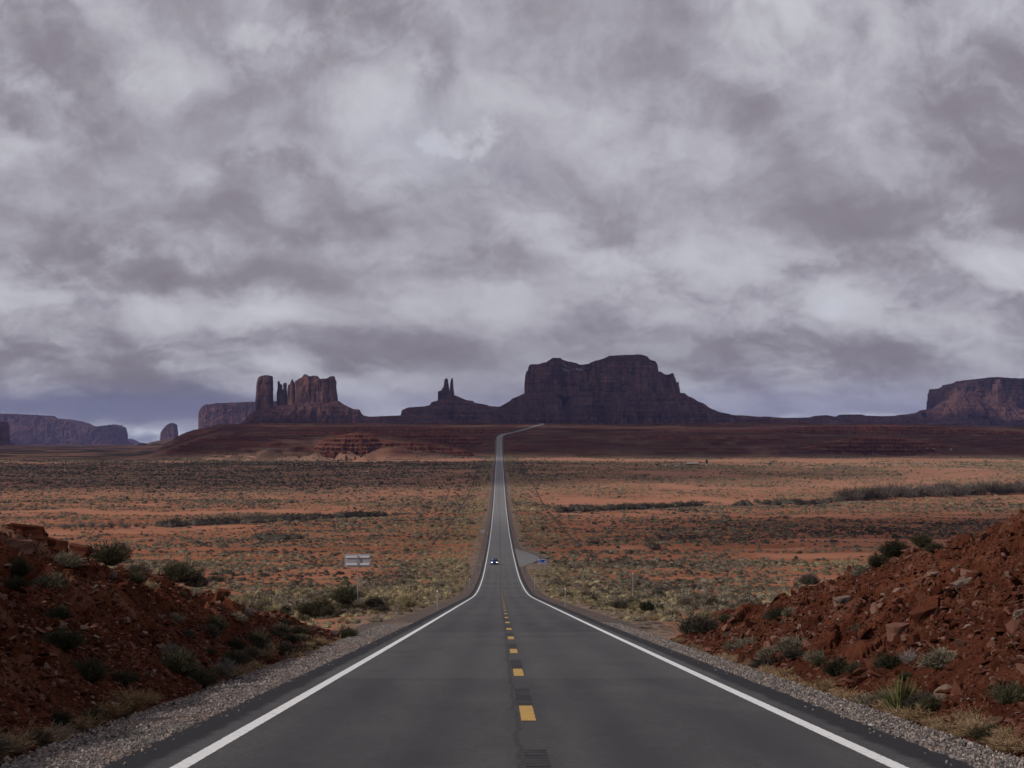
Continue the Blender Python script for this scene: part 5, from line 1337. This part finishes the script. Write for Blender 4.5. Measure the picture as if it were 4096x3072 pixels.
slab(320, 2205, 120, 50, 'dark squared ledge block on the left crest near the olive bush', rot=(0, .15, 0), seed=35)
slab(230, 2185, 120, 50, 'squared ledge block between the slabs and the dark block on the left crest', rot=(0, .15, .2), seed=36)
slab(670, 2345, 70, 45, 'flat red boulder on the left crest beside the large green bush', rot=(0, .3, 0), seed=37)
slab(3370, 2415, 90, 60, 'pale grey boulder set in the middle of the right bank', 'grey_rock', (0, -.2, .3), seed=38)
slab(3850, 2345, 110, 60, 'grey angular boulder high on the right bank', 'grey_rock', (0, -.4, .2), seed=39)
slab(3880, 2310, 110, 36, 'dark red slab leaning over the grey boulder on the right bank', rot=(0, -.5, .2), seed=40)
slab(2900, 2470, 90, 60, 'rounded red block at the near tip of the right bank', rot=(0, -.3, .1), seed=42)
slab(3700, 2470, 150, 80, 'broad dark red block in the right outcrop', rot=(0, -.3, .1), seed=43)
slab(3600, 2540, 130, 90, 'squared red block low in the right outcrop', rot=(0, -.1, .3), seed=44)
slab(3250, 2500, 70, 80, 'upright red block at the left side of the right outcrop', rot=(0, -.1, .1), seed=45)
slab(4080, 2460, 70, 40, 'whitish stone at the right picture edge', 'grey_rock', (0, -.3, 0), seed=46)
# loose gravel pebbles near the camera
peb = []
for s in range(5):
    m = rock_mesh(60 + s, .8); m.materials.clear(); m.materials.append(MATS['pebble']); peb.append(m)
n = 46000
gy_ = 15 + 75 * rng.uniform(0, 1, n) ** 1.5; lft = rng.uniform(0, 1, n) < .56
gx_ = np.where(lft, -rng.uniform(4.36, 5.95, n), rng.uniform(4.36, 5.4, n)); gx_ = np.where(rng.uniform(0, 1, n) < .03, gx_ * .955, gx_)
gz_ = zroad(gy_) - 0.035 - np.clip(np.abs(gx_) - 4.2, 0, 2) * .055; gz_ = np.where(np.abs(gx_) < 4.33, zroad(gy_) + .004, gz_)
gs_ = rng.lognormal(-3.35, .38, n)
scatter('gravel', np.stack([gx_ + .4, gy_, gz_], -1), np.stack([gs_, gs_ * rng.uniform(.7, 1.1, n), gs_ * .8], -1), rng.uniform(0, 6.28, (n, 3)), rng.integers(0, 5, n), peb, 'loose grey gravel on both road shoulders', 'gravel')

# ------------------------------------------------------------------ signs and posts
def big_sign():
    p = P2W([1430], [2434], [130])[0]; z0 = float(ground(np.array([p[0]]), np.array([p[1]]))[0])
    e = empty('road_sign', (p[0], 130, z0), R_(3), 'grey back of a rectangular road sign on one tall post left of the road', 'sign')
    top = P2W([1428], [2216], [130])[0][2] - z0; bot = P2W([1428], [2268], [130])[0][2] - z0
    ptop = P2W([1428], [2222], [130])[0][2] - z0
    MB().box(-.89, .89, .02, .035, bot, top).build('panel', MATS['aluminium'], e, .004)
    for f in (.70, .13):
        zc = bot + (top - bot) * f
        MB().box(-.82, .82, -.045, .018, zc, zc + .15).build('bracket', MATS['bracket_grey'], e, .006)
    MB().box(-.04, .04, -.10, -.05, -.3, ptop).build('post', MATS['steel'], e, .006)
    MB().box(-.043, .043, -.104, -.046, bot - .45, bot - .28).build('reflector', MATS['orange'], e)
big_sign()
def post(px, py0, py1, D, label, col='steel', group='delineator posts along the road', refl='sign_white'):
    pb = P2W([px], [py1], [D])[0]; pt = P2W([px], [py0], [D])[0]; z0 = float(ground(np.array([pb[0]]), np.array([D]))[0])
    z0 = min(z0, pb[2]) ; h = pt[2] - z0
    e = empty('delineator_post', (pb[0], D, z0), 0, label, 'post', group)
    MB().prism([(-.045, 0), (.045, 0), (.045, .02), (.015, .035), (-.015, .035), (-.045, .02)], 'z', -.1, h).build('post', MATS[col], e)
    MB().box(-.04, .04, -.012, -.002, h - .14, h - .03).build('reflector', MATS[refl], e)
post(1749, 2360, 2436, 140, 'tallest-looking steel marker post at the left shoulder past the end of the bank')
post(2261, 2350, 2424, 150, 'steel marker post with white top at the right shoulder where the road dips')
post(1878, 2314, 2350, 300, 'thin marker post farther down the left shoulder')
post(2138, 2317, 2352, 300, 'thin marker post on the right shoulder below the turnout')
post(2098, 2260, 2282, 400, 'small dark marker post near the turnout mouth', 'post_dark')
post(1913, 2258, 2276, 420, 'small dark marker post on the left shoulder behind the blue car', 'post_dark')
post(2091, 2246, 2262, 440, 'thin marker post at the tip of the turnout edge')
post(2531, 2290, 2335, 260, 'grey stake standing in the scrub right of the road')
def marker(px, py0, py1, D, label):
    pt = P2W([px], [py0], [D])[0]; pb = P2W([px], [py1], [D])[0]; z0 = float(ground(np.array([pt[0]]), np.array([D]))[0])
    e = empty('object_marker', (pt[0], D, z0), 0, label, 'road marker', 'striped yellow markers beside the culverts')
    zt, zb = pt[2] - z0, pb[2] - z0
    MB().box(-.2, .2, -.01, .01, zb, zt).build('panel', MATS['sign_yellow'], e)
    st = MB(); hh = zt - zb
    for k in range(3):
        a = zb + hh * (.08 + .3 * k); st.prism([(-.19, a), (.19, a + hh * .14), (.19, a + hh * .27), (-.19, a + hh * .13)], 'y', -.016, -.012)
    st.build('stripe', MATS['black'], e)
    MB().box(-.03, .03, .012, .04, -.2, zt - .1).build('post', MATS['steel'], e)
marker(1949, 2130, 2141, 730, 'yellow and black striped marker left of the road past the blue car')
marker(2050, 2131, 2143, 730, 'yellow and black striped marker right of the road past the turnout')
marker(1957, 2032, 2041, 1060, 'farther yellow marker at the left road edge')
marker(2050, 2030, 2039, 1060, 'farther yellow marker at the right road edge')
def small_sign():
    D = 735; p = P2W([1931], [2121], [D])[0]; q = P2W([1931], [2131], [D])[0]; z0 = float(ground(np.array([p[0]]), np.array([D]))[0])
    e = empty('road_sign', (p[0], D, z0), 0, 'small pale back of a rectangular sign beside the road, beyond the blue car', 'sign')
    MB().box(-.88, .88, -.01, .01, q[2] - z0, p[2] - z0).build('panel', MATS['aluminium'], e)
    MB().box(-.84, .84, -.05, -.012, p[2] - z0 - .25, p[2] - z0 - .12).build('bracket', MATS['bracket_grey'], e)
    for s in (-.5, .5): MB().box(s - .05, s + .05, .012, .07, -.2, p[2] - z0).build('post', MATS['post_dark'], e)
small_sign()
def scenic_sign():
    D = 430.0; a = P2W([2152], [2237], [D])[0]; b = P2W([2184], [2252.5], [D])[0]
    z0 = float(ground(np.array([(a[0] + b[0]) / 2]), np.array([D]))[0]); cx = (a[0] + b[0]) / 2
    w = b[0] - a[0]; h = a[2] - b[2]; zc = (a[2] + b[2]) / 2 - z0
    e = empty('information_sign', (cx, D, z0), 0, 'blue sign reading SCENIC TURNOUT with a white arrow at the turnout', 'sign')
    MB().box(-w / 2, w / 2, -.01, .01, zc - h / 2, zc + h / 2).build('border', MATS['sign_white'], e)
    MB().box(-w / 2 + .05, w / 2 - .05, -.016, -.011, zc - h / 2 + .05, zc + h / 2 - .05).build('panel', MATS['sign_blue'], e)
    for s in (-.5, .5): MB().box(s * w * .6 - .04, s * w * .6 + .04, .012, .06, -.2, zc + h / 2 - .05).build('post', MATS['steel'], e)
    for txt, zz, sz in (('SCENIC', zc + .09, .26), ('TURNOUT', zc - .24, .235)):
        c = bpy.data.curves.new('lettering', 'FONT'); c.body = txt; c.size = sz * .7; c.extrude = .003; c.offset = .0
        t_ = bpy.data.objects.new('tmp', c); sc.collection.objects.link(t_)
        dg = bpy.context.evaluated_depsgraph_get(); me = bpy.data.meshes.new_from_object(t_.evaluated_get(dg)); bpy.data.objects.remove(t_)
        me.materials.clear(); me.materials.append(MATS['sign_white'])
        o = link(bpy.data.objects.new('lettering', me), e); o.rotation_euler = (math.pi / 2, 0, 0); o.location = (-w / 2 + .14, -.021, zz)
    ar = MB(); ax, az = w / 2 - .36, zc - .08
    def rp(x, z, an=R_(45)): return (ax + x * math.cos(an) - z * math.sin(an), az + x * math.sin(an) + z * math.cos(an))
    ar.prism([rp(-.17, -.035), rp(.05, -.035), rp(.05, .035), rp(-.17, .035)], 'y', -.024, -.019)
    ar.prism([rp(.04, -.11), rp(.23, 0), rp(.04, .11)], 'y', -.025, -.0185)
    ar.build('arrow', MATS['sign_white'], e)
scenic_sign()

# wire fences: post line parallel to the road on each side
def fence(x0, x1, y0, y1, spacing, label):
    e = empty('wire_fence', (x0, y0, float(ground(np.array([x0]), np.array([y0]))[0])), 0, label, 'fence')
    base = np.array(e.location); L = y1 - y0; n = int(L / spacing)
    ys = y0 + np.arange(n + 1) * spacing; xs = x0 + (x1 - x0) * (ys - y0) / L; zs = ground(xs, ys)
    pm = MB().box(-.035, .035, -.02, .02, -.2, 1.25); first = None
    for i in range(n + 1):
        loc = np.array([xs[i], ys[i], zs[i]]) - base
        if i < 90:
            if first is None: o = pm.build('post', MATS['post_dark'], e); first = o
            else: o = bpy.data.objects.new('post', first.data); link(o, e)
            o.location = loc
    if n + 1 > 90:
        mb = MB()
        for i in range(90, n + 1):
            q = np.array([xs[i], ys[i], zs[i]]) - base; mb.box(q[0] - .05, q[0] + .05, q[1] - .03, q[1] + .03, q[2] - .2, q[2] + 1.25)
        o = mb.build('post', MATS['post_dark'], e); tag(o, kind='stuff')
    for hgt in (.45, .8, 1.15):
        pts = np.stack([xs, ys, zs + hgt], -1) - base
        V = []; r = .006
        for p in pts: V += [(p[0] - r, p[1], p[2]), (p[0] + r, p[1], p[2]), (p[0], p[1], p[2] + r * 1.6)]
        Fs = []
        for i in range(len(pts) - 1):
            for k in range(3): Fs.append((i * 3 + k, i * 3 + (k + 1) % 3, i * 3 + 3 + (k + 1) % 3, i * 3 + 3 + k))
        np_obj('wire', V, Fs, MATS['wire'], e)
fence(-23, -20, 175, 2000, 5.0, 'barbed wire fence with dark posts running beside the road on its left')
fence(26, 27, 190, 1800, 5.0, 'barbed wire fence with dark posts running beside the road on its right')

# ------------------------------------------------------------------ vehicles
def car(name, label, loc, rz, body_mat, lights=True, L=4.5, W=1.82, H=1.42, van=False):
    e = empty(name, loc, rz, label, 'car')
    hl, hw = L / 2, W / 2
    # nose points to -Y
    prof = [(-hl, .35), (-hl, .62), (-hl + .12, .72), (-hl + 1.1, .90), (hl - .75, .95), (hl - .05, .90), (hl, .60), (hl - .05, .35), (hl - .5, .24), (-hl + .4, .24)]
    MB().prism(prof, 'x', -hw, hw).build('body', body_mat, e, .07, True)
    if van: cab = [(-hl + .75, .90), (-hl + 1.15, H + .25), (hl - .15, H + .3), (hl - .05, .92)]
    else: cab = [(-hl + 1.05, .88), (-hl + 1.85, H), (hl - 1.35, H + .01), (hl - .45, .93)]
    c = MB(); n = len(cab); b = 0
    for s in (-1, 1):
        for (y, z) in cab: c.v.append((s * (hw - .06 - (.17 if z > 1.1 else 0)), y, z))
    for i in range(n): c.f.append((i, (i + 1) % n, n + (i + 1) % n, n + i))
    c.f += [tuple(range(n - 1, -1, -1)), tuple(range(n, 2 * n))]
    c.build('cabin', MATS['glass'], e, .04, True)
    MB().box(-hw + .26, hw - .26, cab[1][0] + .1, cab[2][0] - .1, cab[1][1] - .03, cab[2][1] + .03).build('roof', body_mat, e, .03, True)
    for y in (-hl + .85, hl - .85):
        for s in (-1, 1):
            w = MB().tube((s * (hw - .2), y, .33), (s * (hw + .005), y, .33), .33, n=20).build('wheel', MATS['tyre'], e, .02)
            MB().tube((s * (hw + .006), y, .33), (s * (hw + .015), y, .33), .2, n=14).build('rim', MATS['chrome'], w)
    for s in (-1, 1):
        MB().box(s * (hw - .32) - .2, s * (hw - .32) + .2, -hl - .03, -hl + .06, .60, .73).build('headlight', MATS['headlamp'] if lights else MATS['chrome'], e, .02)
        MB().box(s * (hw + .10) - .10, s * (hw + .10) + .10, -hl + 1.45, -hl + 1.6, .92, 1.06).build('side_mirror', body_mat, e, .02)
        MB().box(s * (hw - .25) - .15, s * (hw - .25) + .15, hl - .05, hl + .02, .68, .84).build('tail_light', MATS['orange'], e)
    MB().box(-.42, .42, -hl - .03, -hl + .03, .58, .74).build('grille', MATS['black'], e)
    MB().box(-hw + .1, hw - .1, -hl - .05, -hl + .05, .27, .42).build('bumper', MATS['black'], e, .02)
    return e
zc = lambda x, y: float(np.interp(y, ROWS, zroad(ROWS)))
car('car', 'blue car with bright headlights driving up the road towards the camera', (-1.12, 455, zc(0, 455)), 0, MATS['car_blue'])
car('car', 'tiny white car far down the straight road', (-1.6, 1620, zc(0, 1620)), 0, MATS['car_white'], lights=False)
p = ground_at(1464, 1888, 1200, 2300)
car('car', 'tiny white car out on the desert flat left of the road', tuple(p), R_(80), MATS['car_white'], lights=False)

# ------------------------------------------------------------------ homesteads
def place(px, py, d0=1900, d1=3200):
    return ground_at(px, py, d0, d1)
def gable(name, label, loc, rz, w, d, h, rh, wall, roof, cat='house', porch=False):
    e = empty(name, loc, rz, label, cat)
    MB().box(-w / 2, w / 2, -d / 2, d / 2, -.5, h).build('wall', wall, e)
    MB().prism([(-d / 2 - .5, h + .01), (d / 2 + .5, h + .01), (0, h + rh)], 'x', -w / 2 - .5, w / 2 + .5).build('roof', roof, e)
    for k in range(max(2, int(w / 3.5))):
        x = -w / 2 + w * (k + .5) / max(2, int(w / 3.5))
        f = MB().box(x - .55, x + .55, -d / 2 - .06, -d / 2 + .02, h * .38, h * .8).build('window', MATS['glass'], e)
    MB().box(w / 2 - .02, w / 2 + .06, -.5, .5, 0, 2.0).build('door', MATS['post_dark'], e)
    if porch:
        MB().box(-w / 2, w / 2 - 4, -d / 2 - 3.2, -d / 2 - .1, h - .35, h - .15).build('porch_roof', roof, e)
        for k in range(4): MB().box(-w / 2 + .2 + k * (w - 4.5) / 3, -w / 2 + .4 + k * (w - 4.5) / 3, -d / 2 - 3.1, -d / 2 - 2.9, -.4, h - .36).build('porch_post', MATS['post_dark'], e)
    return e
q = place(2772, 1864); S = q[1] / F_PX     # metres per photo pixel here
gable('house', 'brown gabled house with a porch, middle of the near homestead', tuple(q), R_(-20), 12.5, 7, 2.5, 1.6, MATS['house_wood'], MATS['roof_grey'], porch=True)
q = place(2808, 1866)
e = empty('ramada', tuple(q), 0, 'low open shade shelter between the brown house and the dark water tower', 'shelter')
MB().box(-2.8, 2.8, -1.5, 1.5, 1.7, 1.9).build('roof', MATS['roof_dark'], e)
for sx in (-2.6, 0, 2.6):
    for sy in (-1.3, 1.3): MB().box(sx - .09, sx + .09, sy - .09, sy + .09, -.3, 1.7).build('post', MATS['post_dark'], e)
q = place(2827, 1864)
e = empty('water_tower', tuple(q), 0, 'dark cylindrical water tank on a pale base at the homestead', 'water tower')
MB().tube((0, 0, -.4), (0, 0, 2.6), 1.15, 1.05, 12).build('base', MATS['concrete'], e)
MB().tube((0, 0, 2.6), (0, 0, 6.6), 1.2, 1.15, 16).build('tank', MATS['tank_dark'], e)
MB().tube((0, 0, 6.6), (0, 0, 6.9), 1.0, .3, 12).build('lid', MATS['roof_grey'], e)
q = place(2664, 1865)
e = empty('shed', tuple(q), 0, 'small white upright shed left of the homestead vehicles', 'shed')
MB().box(-.8, .8, -.8, .8, -.3, 2.0).build('wall', MATS['house_white'], e); MB().box(-.95, .95, -.95, .95, 2.0, 2.15).build('roof', MATS['roof_grey'], e); MB().box(.5 - .3, .5 + .25, -.84, -.78, 0, 1.6).build('door', MATS['tank_dark'], e)
q = place(2694, 1863); car('car', 'dark car parked beside the bare tree at the homestead', tuple(q), R_(85), MATS['car_dark'], False)
q = place(2706, 1863); car('pickup', 'white van parked by the bare tree at the homestead', tuple(q), R_(-70), MATS['car_white'], False, van=True, H=1.7)
q = place(2727, 1863)
e = empty('bare_tree', tuple(q), 0, 'pale leafless tree behind the parked vehicles at the homestead', 'tree')
MB().tube((0, 0, -.3), (0, 0, 2.0), .28, .18, 8).build('trunk', MATS['bark'], e)
V, Fq = blades(900, 4.2, 5.6, .02, 610, inner=.1, up=.7, core=False, jit=.10); V[:, 2] += .8
np_obj('crown', V, Fq, MATS['twig'], e)
q = place(3084, 1860)
e = empty('shed', tuple(q), 0, 'small dark hut alone on the flat right of the homestead', 'shed')
MB().box(-2.6, 1.2, -1.5, 1.5, -.3, 1.9).build('wall', MATS['tank_dark'], e); MB().prism([(-1.8, 1.9), (1.8, 1.9), (0, 2.6)], 'x', -2.8, 1.4).build('roof', MATS['roof_dark'], e); MB().box(1.22, 3.2, -1.2, 1.2, -.3, 1.2).build('lean_to', MATS['house_tan'], e)
# second, farther homestead
Dh = 2650
q = place(3721, 1801, 2200, 3600); gable('house', 'white single-storey house on the far right flat', tuple(q), R_(28), 13, 8, 2.8, 1.5, MATS['house_white'], MATS['roof_grey'])
q = place(3572, 1800, 2200, 3600)
e = empty('shed', tuple(q), 0, 'small white box shed left of the white house', 'shed')
MB().box(-1.7, 1.7, -1.7, 1.7, -.3, 2.8).build('wall', MATS['house_white'], e); MB().box(-1.9, 1.9, -1.9, 1.9, 2.8, 2.95).build('roof', MATS['roof_grey'], e)
q = place(3543, 1802, 2200, 3600)
e = empty('ruin', tuple(q), 0, 'low dark roofless ruin left of the white box shed', 'ruin')
MB().box(-5.5, -4.8, -2, 2, -.3, 1.8).box(4.3, 5, -2, 2, -.3, 1.6).build('wall', MATS['concrete'], e); MB().box(-4.7, 4.2, 1.6, 2, -.3, 1.2).build('wall', MATS['tank_dark'], e)
q = place(3804, 1801, 2200, 3600)
e = empty('shed', tuple(q), 0, 'tiny tan hut right of the white house', 'shed')
MB().box(-1.3, 1.3, -1.3, 1.3, -.3, 2.0).build('wall', MATS['house_tan'], e); MB().prism([(-1.5, 2.0), (1.5, 2.0), (0, 2.7)], 'x', -1.5, 1.5).build('roof', MATS['roof_grey'], e)
q = place(3670, 1861)
e = empty('corral', tuple(q), 0, 'weathered wooden stock pen standing on the right flat', 'corral')
for k in range(9):
    x = -7 + k * 1.75; MB().box(x - .12, x + .12, -3.1, -2.9, -.3, 2.1).build('post', MATS['post_dark'], e); MB().box(x - .12, x + .12, 2.9, 3.1, -.3, 2.1).build('post', MATS['post_dark'], e)
for y in (-3.2, 3.2):
    for z in (.8, 1.4, 2.1): MB().box(-7.3, 7.3, y - .06, y + .06, z, z + .16).build('rail', MATS['alu_dark'], e)

# ------------------------------------------------------------------ haze
def haze():
    m = bpy.data.materials.new('haze'); m.use_nodes = True; nt = m.node_tree; nt.nodes.clear()
    out = nt.nodes.new('ShaderNodeOutputMaterial'); pv = nt.nodes.new('ShaderNodeVolumePrincipled')
    pv.inputs['Color'].default_value = (.40, .46, .97, 1); pv.inputs['Density'].default_value = HAZE_D; pv.inputs['Anisotropy'].default_value = 0.0
    nt.links.new(pv.outputs[0], out.inputs['Volume'])
    o = MB().box(-37000, 37000, -1000, 36000, -420, 620).build('haze', m); tag(o, kind='stuff')
HAZE_D = 1.8e-5
haze()
bpy.context.view_layer.update()
